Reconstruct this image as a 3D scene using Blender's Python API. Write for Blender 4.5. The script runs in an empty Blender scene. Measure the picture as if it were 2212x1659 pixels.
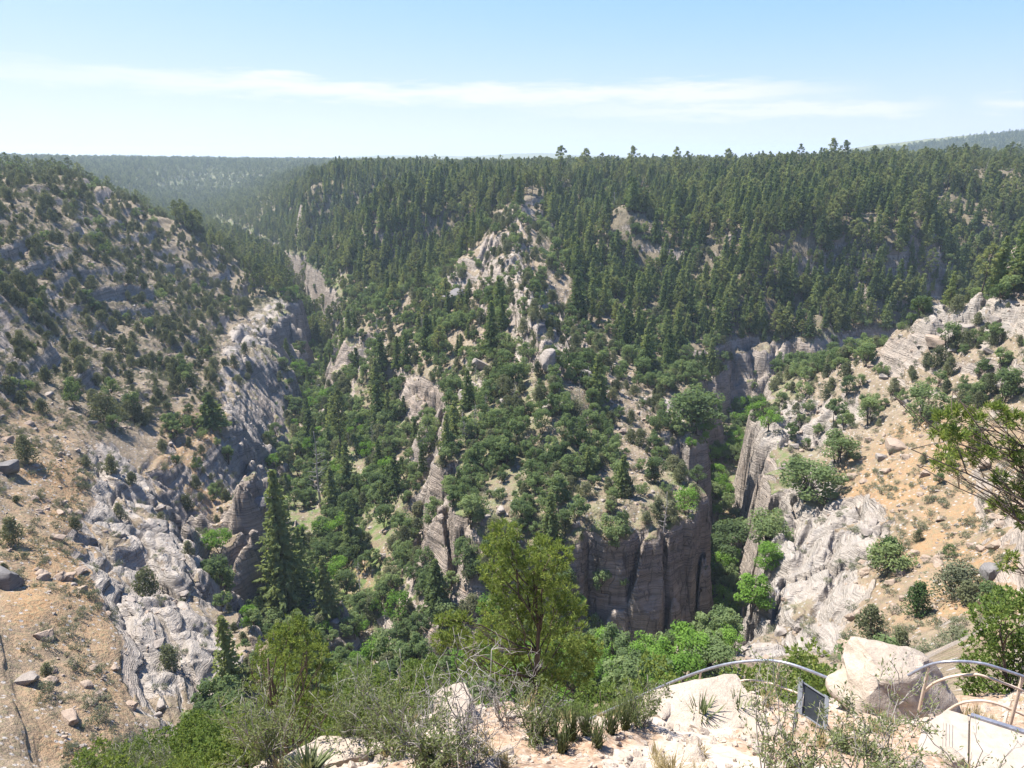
import bpy, bmesh, math, random
import numpy as np
from mathutils import Vector, Matrix, Euler, geometry as mgeo

rng = np.random.default_rng(7)
random.seed(7)
SC = bpy.context.scene
COL = SC.collection
R_ = math.radians

# ------------------------------------------------------------------ camera
PITCH = R_(17.49)
FPX, CU, CV = 1522.0, 1106.0, 829.5          # focal length and centre in a 2212 x 1659 picture
cp, sp = math.cos(PITCH), math.sin(PITCH)
cam_d = bpy.data.cameras.new('camera')
cam_d.sensor_width = 36.0
cam_d.lens = FPX / 2212.0 * 36.0
cam_d.clip_start = 0.2
cam_d.clip_end = 40000
cam = bpy.data.objects.new('camera', cam_d)
COL.objects.link(cam)
cam.location = (0, 0, 0)
cam.rotation_euler = (math.pi / 2 - PITCH, 0, 0)
SC.camera = cam

def at_z(u, v, z):
    """ground point seen at (u,v) if it lies at height z"""
    a, b = (u - CU) / FPX, -(v - CV) / FPX
    up, fw = -sp + cp * b, cp + sp * b
    t = z / up
    return (a * t, fw * t, z)

def at_y(u, v, y):
    a, b = (u - CU) / FPX, -(v - CV) / FPX
    up, fw = -sp + cp * b, cp + sp * b
    t = y / fw
    return (a * t, y, up * t)

def project(x, y, z):
    d = np.maximum(y * cp - z * sp, 1e-3)
    return CU + FPX * x / d, CV - FPX * (y * sp + z * cp) / d, d

# ------------------------------------------------------------------ noise
_perm = np.random.default_rng(3).permutation(4096)
_gx = np.cos(np.arange(4096) * 2.399963).astype(np.float32)
_gy = np.sin(np.arange(4096) * 2.399963).astype(np.float32)

def noise(x, y, seed=0):
    x = np.asarray(x, np.float32) + seed * 17.31
    y = np.asarray(y, np.float32) - seed * 9.77
    xi = np.floor(x).astype(np.int64); yi = np.floor(y).astype(np.int64)
    fx = x - xi; fy = y - yi
    ux = fx * fx * fx * (fx * (fx * 6 - 15) + 10); uy = fy * fy * fy * (fy * (fy * 6 - 15) + 10)
    def g(ix, iy, dx, dy):
        h = _perm[(_perm[ix & 4095] + iy) & 4095]
        return _gx[h] * dx + _gy[h] * dy
    a = g(xi, yi, fx, fy); b = g(xi + 1, yi, fx - 1, fy)
    c = g(xi, yi + 1, fx, fy - 1); d = g(xi + 1, yi + 1, fx - 1, fy - 1)
    return ((a + (b - a) * ux) * (1 - uy) + (c + (d - c) * ux) * uy) * 1.5

def fbm(x, y, oct=3, seed=0, gain=0.5):
    s = 0; a = 1.0; f = 1.0
    for i in range(oct):
        s = s + a * noise(x * f, y * f, seed + i * 5)
        a *= gain; f *= 2.03
    return s

def worley(x, y, seed=0):
    """distance to the nearest and second nearest cell point, and that cell's own random number"""
    x = np.asarray(x, np.float32) + seed * 13.7; y = np.asarray(y, np.float32) + seed * 7.1
    xi = np.floor(x).astype(np.int64); yi = np.floor(y).astype(np.int64)
    f1 = np.full(x.shape, 9.0, np.float32); f2 = f1.copy(); rn = np.zeros(x.shape, np.float32)
    for a in (-1, 0, 1):
        for b in (-1, 0, 1):
            h = _perm[(_perm[(xi + a) & 4095] + yi + b) & 4095]
            px = xi + a + .15 + .7 * ((h * 73) % 4096) / 4096.0; py = yi + b + .15 + .7 * ((h * 151) % 4096) / 4096.0
            d = np.hypot(px - x, py - y).astype(np.float32)
            near = d < f1
            f2 = np.where(near, f1, np.minimum(f2, d)); rn = np.where(near, (h % 997) / 997.0, rn); f1 = np.where(near, d, f1)
    return f1, f2, rn

def sstep(a, b, x):
    t = np.clip((x - a) / (b - a), 0, 1)
    return t * t * (3 - 2 * t)

# ------------------------------------------------------------------ strata remap: sandstone cliff between -109 and -80
S_IN = np.array([-200, -112, -104, -103, -98.5, -97, -60, 500.])
S_OUT = np.array([-200, -111, -109, -107.5, -81, -79, -60, 500.])
def R_inv(z): return np.interp(z, S_OUT, S_IN)

# ------------------------------------------------------------------ control points of the land (world metres)
ctrl = []
def line(pts, step=9.0):
    """polyline of world points, densified"""
    pts = [np.array(p, float) for p in pts]
    for a, b in zip(pts[:-1], pts[1:]):
        n = max(1, int(np.linalg.norm((b - a)[:2]) / step))
        for i in range(n):
            ctrl.append(tuple(a + (b - a) * i / n))
    ctrl.append(tuple(pts[-1]))
Z = at_z
creek = [(-660, 1500, -88), (-431, 1040, -95), (-286, 803, -103), (-200, 640, -107), (-146, 509, -110), (-118, 420, -110), Z(700, 800, -110), Z(668, 870, -110), Z(655, 950, -110),
         Z(650, 1060, -110), Z(690, 1180, -110), Z(740, 1300, -110), (-18, 126, -110), (10, 122, -110), (34, 124, -110), (48, 138, -110),
         Z(1562, 1220, -110), Z(1562, 1090, -110), Z(1588, 970, -110), (105, 290, -110), (136, 305, -110), (200, 315, -110), (300, 330, -108), (480, 380, -104)]
def smooth_line(pts, step):
    out = []
    P = np.array(pts, float)
    for i in range(len(P) - 1):
        p0, p1, p2, p3 = P[max(i - 1, 0)], P[i], P[i + 1], P[min(i + 2, len(P) - 1)]
        n = max(1, int(np.linalg.norm((p2 - p1)[:2]) / step))
        for k in range(n):
            t = k / n
            out.append(0.5 * (2 * p1 + (p2 - p0) * t + (2 * p0 - 5 * p1 + 4 * p2 - p3) * t * t + (3 * p1 - p0 - 3 * p2 + p3) * t ** 3))
    out.append(P[-1])
    return np.array(out)
CREEK = smooth_line(creek, 6.0)
_tan = np.gradient(CREEK[:, :2], axis=0); _tan /= np.linalg.norm(_tan, axis=1)[:, None] + 1e-9
_nor = np.stack([_tan[:, 1], -_tan[:, 0]], 1)
for i, p in enumerate(CREEK):
    w = 5.0 if p[1] < 350 else 7.0
    ctrl.append((p[0], p[1], p[2]))
    for s in (-1, 1):
        ctrl.append((p[0] + s * w * _nor[i, 0], p[1] + s * w * _nor[i, 1], p[2] + 1.5))
# lips of the gorge
line([(-330, 780, -72), (-240, 610, -74), (-176, 500, -76), Z(628, 640, -78), Z(560, 700, -79), Z(492, 790, -79), Z(508, 870, -83)])
line([Z(508, 870, -83), Z(505, 930, -85), Z(440, 960, -82), Z(370, 985, -80), Z(350, 1000, -80)])
line([Z(350, 1000, -80), Z(320, 1050, -80), Z(420, 1175, -79), Z(405, 1290, -79), Z(505, 1430, -78), Z(455, 1530, -76), (-28, 84, -76), (0, 88, -76), (22, 96, -77), Z(1600, 1385, -79),
      Z(1645, 1290, -80), Z(1690, 1165, -80), Z(1695, 1080, -79), Z(1612, 985, -80), Z(1640, 925, -79), Z(1700, 862, -76), Z(1800, 800, -66), Z(1880, 745, -56), Z(1985, 690, -44), (200, 230, -38), (300, 250, -40), (430, 300, -50)])
# far walls: left arm right-hand wall, then the nose, then right gorge wall
line([(-350, 880, -84), (-250, 690, -82), Z(620, 575, -80), Z(690, 620, -80), Z(770, 650, -80), (-92, 400, -80), (-83, 360, -80), Z(770, 712, -80), Z(815, 795, -84), Z(862, 865, -91), Z(868, 950, -95), Z(880, 1070, -96), Z(905, 1180, -94),
      Z(960, 1250, -93), Z(1040, 1270, -91), Z(1150, 1235, -87), Z(1240, 1195, -82), Z(1400, 1145, -80), Z(1500, 1125, -80), Z(1480, 1060, -80), Z(1450, 960, -78), Z(1412, 850, -76), Z(1352, 775, -75),
      Z(1400, 770, -76), Z(1452, 760, -80), Z(1550, 735, -80), Z(1650, 722, -80), Z(1750, 716, -80), Z(1850, 716, -80), (230, 350, -80), (330, 375, -80), (480, 420, -80)])
# spine of the island
line([Z(1250, 1040, -74), Z(1190, 880, -66), Z(1180, 790, -60), Z(1150, 680, -52), Z(1100, 560, -42), Z(1100, 470, -28), Z(1130, 420, -19), Z(1250, 385, -13)], 14)
pts_uvz = [
    # left near slope
    (0, 1659, -57), (0, 1400, -60), (0, 1200, -60), (0, 1000, -58), (0, 850, -55), (0, 700, -47), (0, 600, -37), (0, 500, -25), (0, 430, -15), (0, 375, -7),
    (-400, 1400, -50), (-400, 900, -42), (-500, 600, -24), (-400, 420, -7),
    (100, 1600, -61), (100, 1400, -63), (100, 1200, -63), (100, 1000, -61), (120, 850, -62), (120, 700, -54), (130, 560, -37), (120, 450, -20), (120, 390, -9),
    (200, 1500, -65), (200, 1300, -66), (200, 1100, -69), (215, 960, -70), (250, 850, -70), (250, 700, -62), (260, 560, -45), (240, 450, -25), (200, 382, -8.5),
    (300, 1600, -67), (300, 1430, -69.5), (300, 1300, -70), (260, 1180, -72), (280, 1080, -74), (330, 930, -77), (370, 800, -74), (400, 680, -66), (380, 560, -51), (330, 480, -34), (300, 428, -20),
    (430, 850, -76), (400, 481, -35), (480, 562, -55), (560, 627, -72), (400, 920, -79), (440, 910, -80), (460, 640, -70), (540, 660, -76), (350, 1620, -69),
    # right near slope
    (2212, 1400, -56), (2212, 1300, -54.5), (2212, 1100, -53), (2212, 900, -51), (2212, 750, -44), (2212, 640, -35), (2212, 600, -30.5), (2120, 650, -37), (2500, 900, -38), (2500, 600, -22), (2700, 700, -18),
    (2100, 1350, -58), (2100, 1150, -58.5), (2100, 1000, -58), (2100, 850, -54), (2060, 740, -47), (1950, 1350, -64), (1950, 1250, -64), (1950, 1100, -65), (1950, 950, -65), (1950, 830, -59),
    (1850, 1350, -69), (1850, 1250, -69), (1850, 1150, -70.5), (1850, 1050, -71), (1830, 900, -70), (1760, 1300, -73.5), (1750, 1150, -75.5), (1760, 1000, -75), (1700, 1330, -76), (1750, 900, -74),
    (1720, 1400, -74),
    # island flank points
    (960, 900, -80), (940, 860, -83), (930, 1000, -89), (1000, 800, -72), (1020, 680, -66), (960, 1040, -84), (1060, 1040, -77), (1350, 960, -74), (1300, 850, -70), (1280, 700, -66), (1300, 600, -60),
    (1240, 560, -54), (1240, 470, -36), (900, 720, -77), (940, 600, -66), (1000, 500, -44),
    # forest, centre left
    (700, 580, -76), (700, 500, -52), (640, 500, -66), (800, 500, -48), (850, 600, -70), (800, 410, -18), (900, 420, -22), (1000, 410, -18), (600, 450, -42), (640, 400, -20), (560, 500, -74),
    # forest, right slope
    (1450, 640, -66), (1600, 640, -63), (1750, 640, -62), (1900, 640, -64), (2100, 600, -64), (1500, 550, -48), (1700, 550, -45), (1900, 550, -45), (2150, 540, -48), (1450, 470, -30),
    (1600, 470, -28), (1800, 470, -28), (2000, 470, -28), (2212, 470, -29), (1350, 430, -20), (2400, 600, -60), (2400, 480, -28), (2700, 480, -26),
]
for p in pts_uvz: ctrl.append(Z(*p))
# rim and plateau (x, y, z)
for p in [(-400, 250, -3), (-330, 420, -6), (-370, 520, -7), (-330, 560, -14),
          (-900, 600, -5), (-700, 800, -4), (-620, 900, -12), (-500, 760, -38), (-540, 960, -56), (-660, 1150, -44), (-900, 1200, -4), (-760, 1400, -26), (-1000, 1800, -2), (-700, 1700, -14),
          (-345, 1000, -60), (-280, 900, -40), (-230, 800, -20), (-180, 770, -10), (-330, 1150, -20), (-450, 1400, -30), (-420, 1600, -12), (-200, 1000, -11),
          (-60, 640, -15), (30, 620, -15), (100, 600, -14), (180, 520, -12), (250, 480, -10), (330, 470, -6), (420, 480, -4), (560, 520, -2), (700, 600, 0),
          (-60, 900, -13), (200, 800, -10), (450, 800, -4), (800, 900, -2),
          (0, 1500, -14), (600, 1500, -8), (1200, 1400, 4), (-500, 2200, -6), (0, 2500, -10), (800, 2400, -6), (-1500, 2500, 6), (-2600, 2600, 22), (-2400, 1500, 14), (-1700, 900, 8), (-1000, 300, 4), (-900, 0, 2),
          (1000, 500, 2), (1000, 0, 0), (600, 0, -2), (600, 200, -8), (1500, 800, 8)]:
    ctrl.append(p)
# distant hills: a wooded rise to the right, blue mesas straight ahead
for p in [(950, 2100, 0), (1150, 2100, 24), (1350, 2100, 66), (1540, 2100, 88), (1900, 2100, 112), (2500, 2200, 132), (1500, 2700, 84), (2000, 2700, 104), (1250, 1700, 12), (1600, 1700, 36), (1000, 2700, 10), (3800, 2200, 150), (1000, 1600, -2),
          (-3000, 6000, 10), (-1900, 6000, 8), (-1560, 6200, 40), (-1250, 6200, 58), (-800, 6200, 44), (-500, 6200, 24), (-260, 5600, 52), (-80, 5600, 92), (250, 5600, 96), (480, 5700, 66), (800, 5700, 50), (1200, 6000, 30),
          (-3500, 7900, 20), (0, 7900, 50), (4500, 7000, 60), (6000, 4000, 60), (6000, 800, 20), (-6000, 5000, 50), (-6000, 800, 30), (-1000, 4500, -8), (400, 4500, -5), (1500, 4500, 0), (-2500, 4200, 15)]:
    ctrl.append(p)
# near ground: the shelf below the viewpoint and the hidden slope that falls away from its edge
for p in [(0, -3, -1.8), (-8, -3, -2.2), (8, -3, -2.2), (0, 1.0, -2.6), (0, 3.2, -4.4), (0, 6.2, -6.5), (2.2, 6.2, -6.6), (4.5, 6.2, -6.6), (-1.6, 6.4, -6.7), (-3.0, 6.6, -7.1),
          (5.6, 6.2, -6.9), (11, 6.5, -7.6), (16, 6, -7), (25, 8, -7), (60, 0, -4), (30, -4, -3), (-30, -4, -6), (-60, 0, -8), (-12, 6, -10), (-12, 1, -6),
          Z(545, 1659, -7.4), Z(655, 1622, -7.9), Z(760, 1608, -8.1), Z(870, 1605, -8.2), Z(930, 1560, -8.3), Z(975, 1515, -8.5), Z(1100, 1505, -8.6), Z(1240, 1550, -8.8), Z(1400, 1545, -8.9), Z(1500, 1520, -9.0), Z(1620, 1500, -9.1), Z(1780, 1520, -9.5), Z(1800, 1600, -8.75), Z(1640, 1600, -8.1), Z(1740, 1570, -9.1), Z(1300, 1600, -7.5),
          Z(2000, 1560, -8.9), Z(2212, 1560, -9.2),
          (8.2, 14, -12.5), (13, 14, -12), (4, 14.5, -13.5), (0, 13.5, -14.0), (-4, 12, -14.5), (-6, 9.5, -13.0), (-8.5, 12.5, -15.5), (-13, 24, -24.5), (-6, 20, -21), (0, 21, -22), (7, 21, -21), (14, 23, -20), (22, 28, -21), (28, 24, -15), (-30, 40, -43), (36, 42, -32), (50, 58, -45), (46, 40, -28), (60, 50, -38),
          (-22, 45, -47), (-8, 40, -42), (6, 40, -41), (20, 44, -42), (-30, 66, -66), (-10, 64, -62), (10, 66, -62), (28, 72, -64), (-14, 30, -30), (12, 30, -29), (0, 29, -31), (-58, 142, -109), (-54, 127, -108.5), (-36, 112, -108), (-78, 168, -108.5), (-60, 175, -110), Z(400, 1010, -85), Z(450, 1075, -92), Z(520, 1115, -103), Z(420, 1090, -91), Z(2000, 1640, -8.3), Z(2110, 1640, -8.3), Z(2230, 1650, -8.3), Z(2300, 1600, -8.5), (9.5, 6.4, -8.0), (7, 6.0, -7.9), Z(2060, 1590, -8.3), Z(2200, 1600, -8.4)]:
    ctrl.append(p)

ctrl = np.array(ctrl)
_key = np.round(ctrl[:, :2] / 0.8).astype(int)
_, _ix = np.unique(_key, axis=0, return_index=True)
ctrl = ctrl[np.sort(_ix)]

# ------------------------------------------------------------------ polar sheet of land around the viewpoint
th_in = np.arange(-41, 41.001, 0.085)
th = np.concatenate([np.linspace(-78, -41.3, 70), th_in, np.linspace(41.3, 78, 70)])
TH = np.radians(th)
def geo(a, b, k): return np.exp(np.arange(math.log(a), math.log(b), k))
RR = np.concatenate([geo(0.8, 5, 0.04), geo(5, 14, 0.006), geo(14, 60, 0.0075), geo(60, 480, 0.0028), geo(480, 1200, 0.005), geo(1200, 8200, 0.014)])
NT, NR = len(TH), len(RR)
X = (np.sin(TH)[None, :] * RR[:, None]).astype(np.float32)
Y = (np.cos(TH)[None, :] * RR[:, None]).astype(np.float32)

vs = [Vector((p[0], p[1])) for p in ctrl]
o_v, o_e, o_f, o_iv, _, _ = mgeo.delaunay_2d_cdt(vs, [], [], 0, 1e-4)
zs = R_inv(ctrl[:, 2])
S = np.full((NR, NT), np.nan, np.float32); D = np.full((NR, NT), 10.0, np.float32)
ov = np.array([(v.x, v.y) for v in o_v])
oz = np.array([zs[iv[0]] if iv else 0 for iv in o_iv]); od = np.array([ctrl[iv[0], 2] if iv else 0 for iv in o_iv])
lr = np.log(RR)
for f in o_f:
    p = ov[list(f)]; q = oz[list(f)]; q_d = od[list(f)]
    rmax = np.linalg.norm(p, axis=1).max(); dmin = 1e9; inside = True
    for i in range(3):
        a, b = p[i], p[(i + 1) % 3]; ab = b - a
        t = np.clip(-(a @ ab) / (ab @ ab + 1e-12), 0, 1); dmin = min(dmin, np.linalg.norm(a + t * ab))
    cr = [p[i][0] * p[(i + 1) % 3][1] - p[i][1] * p[(i + 1) % 3][0] for i in range(3)]
    if all(c >= 0 for c in cr) or all(c <= 0 for c in cr): t0, t1, dmin = -4, 4, 0.0
    else:
        an = np.arctan2(p[:, 0], p[:, 1]); t0, t1 = an.min(), an.max()
        if t1 - t0 > math.pi: t0, t1 = -4, 4
    i0, i1 = np.searchsorted(RR, dmin * 0.999), np.searchsorted(RR, rmax * 1.001)
    j0, j1 = np.searchsorted(TH, t0 - 1e-3), np.searchsorted(TH, t1 + 1e-3)
    if i1 <= i0 or j1 <= j0: continue
    xs, ys = X[i0:i1, j0:j1], Y[i0:i1, j0:j1]
    d = (p[1, 1] - p[2, 1]) * (p[0, 0] - p[2, 0]) + (p[2, 0] - p[1, 0]) * (p[0, 1] - p[2, 1])
    if abs(d) < 1e-9: continue
    a = ((p[1, 1] - p[2, 1]) * (xs - p[2, 0]) + (p[2, 0] - p[1, 0]) * (ys - p[2, 1])) / d
    b = ((p[2, 1] - p[0, 1]) * (xs - p[2, 0]) + (p[0, 0] - p[2, 0]) * (ys - p[2, 1])) / d
    c = 1 - a - b
    m = (a >= -1e-4) & (b >= -1e-4) & (c >= -1e-4)
    sub = S[i0:i1, j0:j1]
    sub[m] = (a * q[0] + b * q[1] + c * q[2])[m]
    D[i0:i1, j0:j1][m] = (a * q_d[0] + b * q_d[1] + c * q_d[2])[m]
bad = np.isnan(S)
if bad.any():
    idx = np.argwhere(bad)
    S[bad] = 10.0

def blur(A, n, axis):
    """box blur of half width n, reflected at the ends"""
    if n < 1: return A
    A = np.moveaxis(A, axis, 0)
    P = np.concatenate([A[n:0:-1], A, A[-2:-n - 2:-1]], 0)
    c = np.cumsum(np.concatenate([np.zeros_like(P[:1], dtype=np.float64), P.astype(np.float64)], 0), 0)
    return np.moveaxis(((c[2 * n + 1:] - c[:-2 * n - 1]) / (2 * n + 1)).astype(np.float32), 0, axis)
for k in range(2):
    S = blur(blur(S, 5, 0), 5, 1); D = blur(blur(D, 5, 0), 5, 1)

Rg = np.hypot(X, Y)
far_k = sstep(14, 60, Rg)
# dist to creek line (coarse, good enough for masks)
DC = np.full(X.shape, 1e9, np.float32)
for p in CREEK[::2]:
    np.minimum(DC, (X - p[0]) ** 2 + (Y - p[1]) ** 2, out=DC)
DC = np.sqrt(DC)

U0, V0, _ = project(X, Y, np.interp(S, S_IN, S_OUT))
def in_poly(u, v, poly):
    r = np.zeros(np.shape(u), bool)
    n = len(poly); j = n - 1
    for i in range(n):
        xi, yi = poly[i]; xj, yj = poly[j]
        c = ((yi > v) != (yj > v)) & (u < (xj - xi) * (v - yi) / (yj - yi + 1e-12) + xi)
        r ^= c; j = i
    return r
def soft_mask(polys, n=6):
    m = np.zeros(X.shape, np.float32)
    for p in polys: m[in_poly(U0, V0, p)] = 1
    for k in range(2): m = blur(blur(m, n, 0), n, 1)
    return m
SLICK = soft_mask([
    [(205, 945), (300, 1000), (340, 1080), (440, 1180), (445, 1290), (400, 1300), (530, 1430), (480, 1540), (380, 1659), (300, 1659), (300, 1500), (250, 1330), (170, 1220), (165, 1150), (200, 1080)],
    [(480, 700), (600, 640), (665, 650), (660, 700), (570, 770), (510, 800), (510, 900), (600, 930), (590, 1050), (500, 1050), (480, 900), (470, 790)],
    [(1600, 960), (1640, 900), (1720, 850), (1800, 880), (1880, 860), (1880, 900), (1780, 930), (1700, 960), (1650, 1000)],
    [(1680, 1060), (1760, 990), (1840, 1000), (1780, 1080), (1900, 1060), (1920, 1130), (1850, 1220), (1880, 1260), (1830, 1340), (1800, 1420), (1580, 1430), (1580, 1360), (1640, 1290), (1680, 1160)],
    [(1390, 820), (1440, 860), (1500, 950), (1480, 1000), (1440, 960)],
    [(1980, 660), (2120, 640), (2212, 640), (2212, 700), (2100, 760), (1990, 730)],
])

RIDGE = soft_mask([[(1060, 460), (1125, 455), (1150, 570), (1140, 620), (1225, 650), (1255, 790), (1150, 795), (1100, 660), (1040, 600), (1050, 540)], [(930, 590), (1010, 600), (1010, 650), (940, 640)]], 8)
S0 = S.copy()
# broad relief
S += far_k * (fbm(X / 34, Y / 34, 3, 1) * 2.6 + fbm(X / 9, Y / 9, 2, 4) * 0.8) * sstep(-113, -98, S)
S += sstep(300, 1500, Rg) * fbm(X / 160, Y / 160, 3, 8) * 3.0
S += sstep(2500, 5000, Rg) * fbm(X / 700, Y / 700, 3, 9) * 5.0
# wandering buttresses and clefts along the sandstone cliff
wx = X + noise(X / 12, Y / 12, 26) * 3.5; wy = Y + noise(X / 12, Y / 12, 27) * 3.5
WF1, WF2, WRN = worley(wx / 10.5, wy / 10.5, 2)
gS = np.hypot(np.gradient(S, axis=0) / np.gradient(RR)[:, None], np.gradient(S, axis=1) / (Rg * np.gradient(TH)[None, :]))
steepS = np.clip(blur(blur(gS.astype(np.float32), 4, 0), 4, 1) / 0.7, 0.15, 1.3)
cl = steepS * np.exp(-((S + 100.5) / 7.0) ** 2) * far_k
S += cl * (np.abs(noise(X / 33, Y / 33, 25)) * 6.0 - 1.6 + (sstep(0.0, 0.34, WF2 - WF1) - .75) * 2.3 * (1 - .55 * sstep(220, 290, Rg)) + (WRN - .5) * 2.8 * (1 - .4 * sstep(220, 290, Rg)) + noise(X / 4.5, Y / 4.5, 22) * 0.35)
# how much cliff there is here (some reaches are talus)
soft = soft_mask([[(1000, 1180), (1240, 1170), (1275, 1240), (1270, 1460), (1000, 1460)], [(440, 780), (580, 775), (630, 850), (600, 930), (520, 950), (460, 900)], [(330, 840), (490, 850), (500, 960), (560, 1090), (470, 1180), (380, 1100), (330, 1020)], [(1690, 880), (1850, 790), (1950, 900), (1750, 960)],
                  [(745, 600), (830, 640), (830, 700), (740, 715), (700, 700)], [(720, 835), (800, 790), (880, 800), (900, 1000), (890, 1180), (980, 1230), (1080, 1250), (1060, 1420), (860, 1420), (700, 1300), (660, 1000)]], 10)
cliffy = np.clip(sstep(-0.55, -0.05, noise(X / 60, Y / 60, 31)) + sstep(60, 10, DC), 0, 1) * (1 - soft)
Hc = np.interp(S, S_IN, S_OUT).astype(np.float32)
Hs = D + np.clip(S - S0, -6, 6) * .6
H = Hs + (Hc - Hs) * cliffy
# limestone ledges above the sandstone
led_zone = soft_mask([[(0, 360), (220, 380), (640, 640), (500, 800), (0, 950)], [(1000, 440), (1250, 440), (1300, 800), (1100, 820), (930, 640)], [(1850, 640), (2212, 560), (2212, 900), (1950, 860)],
                      [(800, 840), (1500, 800), (1540, 1180), (860, 1300)]], 12)
LEDW = np.clip(0.02 + led_zone * 0.36 + noise(X / 30, Y / 30, 41) * 0.75, 0, 0.85) * far_k * sstep(900, 500, Rg)
LEDW = np.maximum(LEDW, RIDGE * .9)
LEDW *= 1 - soft_mask([[(-400, 860), (225, 930), (190, 1120), (300, 1350), (330, 1500), (420, 1659), (-400, 1659)], [(1700, 980), (2000, 900), (2500, 880), (2500, 1600), (1800, 1500)]], 10)
LEDW *= sstep(-80, -74, H) * sstep(2, -6, H)
per = 8.5 - 4.0 * RIDGE
q = (H + noise(X / 50, Y / 50, 43) * 6.0 + noise(X / 12, Y / 12, 44) * 1.4) / per
fr = q - np.floor(q)
step = sstep(0.58, 0.86, fr)
H = H + LEDW * (step - fr) * per * 0.85
# thin beds
per2 = 1.7
q2 = (H + noise(X / 30, Y / 30, 45) * 1.0) / per2
fr2 = q2 - np.floor(q2)
gy = np.gradient(H, axis=0) / np.gradient(RR)[:, None]
gx = np.gradient(H, axis=1) / (Rg * np.gradient(TH)[None, :])
SL = np.sqrt(gy * gy + gx * gx)
rocky = sstep(0.75, 1.5, SL)
H = H + far_k * sstep(700, 400, Rg) * (0.75 * rocky * np.clip(sstep(140, 240, Rg) + SLICK * .3, 0, 1)) * (sstep(0.35, 0.75, fr2) - fr2) * per2 * 0.8
# pillowed slickrock
near_s = SLICK * sstep(600, 300, Rg) * sstep(-106, -100, H)
bx = (X * .78 - Y * np.sign(X) * .62); by = (X * np.sign(X) * .62 + Y * .78)
bx = bx + noise(X / 8, Y / 8, 56) * 2.2; by = by + noise(X / 8, Y / 8, 57) * 2.2
b1, b2, br = worley(bx / 7.5, by / 15.0, 5)
c1, c2, cr_ = worley(bx / 2.8 + .3, by / 5.5, 6)
blk = (sstep(0, .42, b2 - b1) - .8) * 1.7 + (br - .5) * 2.4 + (sstep(0, .3, c2 - c1) - .8) * .4 + (cr_ - .5) * .35
H += (near_s + RIDGE * .12) * blk * np.clip(Rg / 110, .5, 1.3)
# rubble-scale roughness
H += far_k * np.minimum(Rg / 200, 1.5) * (fbm(X / 2.6, Y / 2.6, 2, 61) * 0.38)
nk = 1 - sstep(14, 30, Rg)
H += nk * (fbm(X / 1.3, Y / 1.3, 3, 71) * 0.16 + fbm(X / 0.25, Y / 0.25, 2, 73) * 0.025) * sstep(2, 5, Rg)
H = H.astype(np.float32)

gy = np.gradient(H, axis=0) / np.gradient(RR)[:, None]
gx = np.gradient(H, axis=1) / (Rg * np.gradient(TH)[None, :])
SL = np.sqrt(gy * gy + gx * gx)

# push rock faces in and out bed by bed, so that ledges overhang
ur, ut = gy / (SL + 1e-6), gx / (SL + 1e-6)
gxw = ur * (X / Rg) + ut * (Y / Rg); gyw = ur * (Y / Rg) - ut * (X / Rg)
beds = noise(H / 1.6, H * 0 + 3.3, 81) * 0.9 + noise(H / 0.6, (X + Y) / 40, 82) * 0.45
push = beds * sstep(0.9, 1.8, SL) * sstep(40, 90, Rg) * sstep(900, 500, Rg) * 0.6
PX = X - gxw * push
PY = Y - gyw * push

EL = H / Rg
CUMEL = np.maximum.accumulate(EL, axis=0)

def grid_at(A, x, y):
    """bilinear sample of a polar array at plan points"""
    r = np.hypot(x, y); t = np.arctan2(x, y)
    fi = np.interp(r, RR, np.arange(NR)); fj = np.interp(t, TH, np.arange(NT))
    i = np.minimum(fi.astype(int), NR - 2); j = np.minimum(fj.astype(int), NT - 2)
    a = fi - i; b = fj - j
    return (A[i, j] * (1 - b) + A[i, j + 1] * b) * (1 - a) + (A[i + 1, j] * (1 - b) + A[i + 1, j + 1] * b) * a
def ground(x, y): return float(grid_at(H, np.array([x]), np.array([y]))[0])

_tt = np.exp(np.linspace(math.log(4), math.log(3000), 6000))
def hit(u, v):
    """where the sight line through (u,v) meets the land"""
    a, b = (u - CU) / FPX, -(v - CV) / FPX
    up, fw = -sp + cp * b, cp + sp * b
    g = grid_at(H, a * _tt, fw * _tt)
    below = np.nonzero(up * _tt < g)[0]
    i = below[0] if len(below) else len(_tt) - 1
    t = _tt[i]
    return Vector((a * t, fw * t, float(g[i])))
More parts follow.
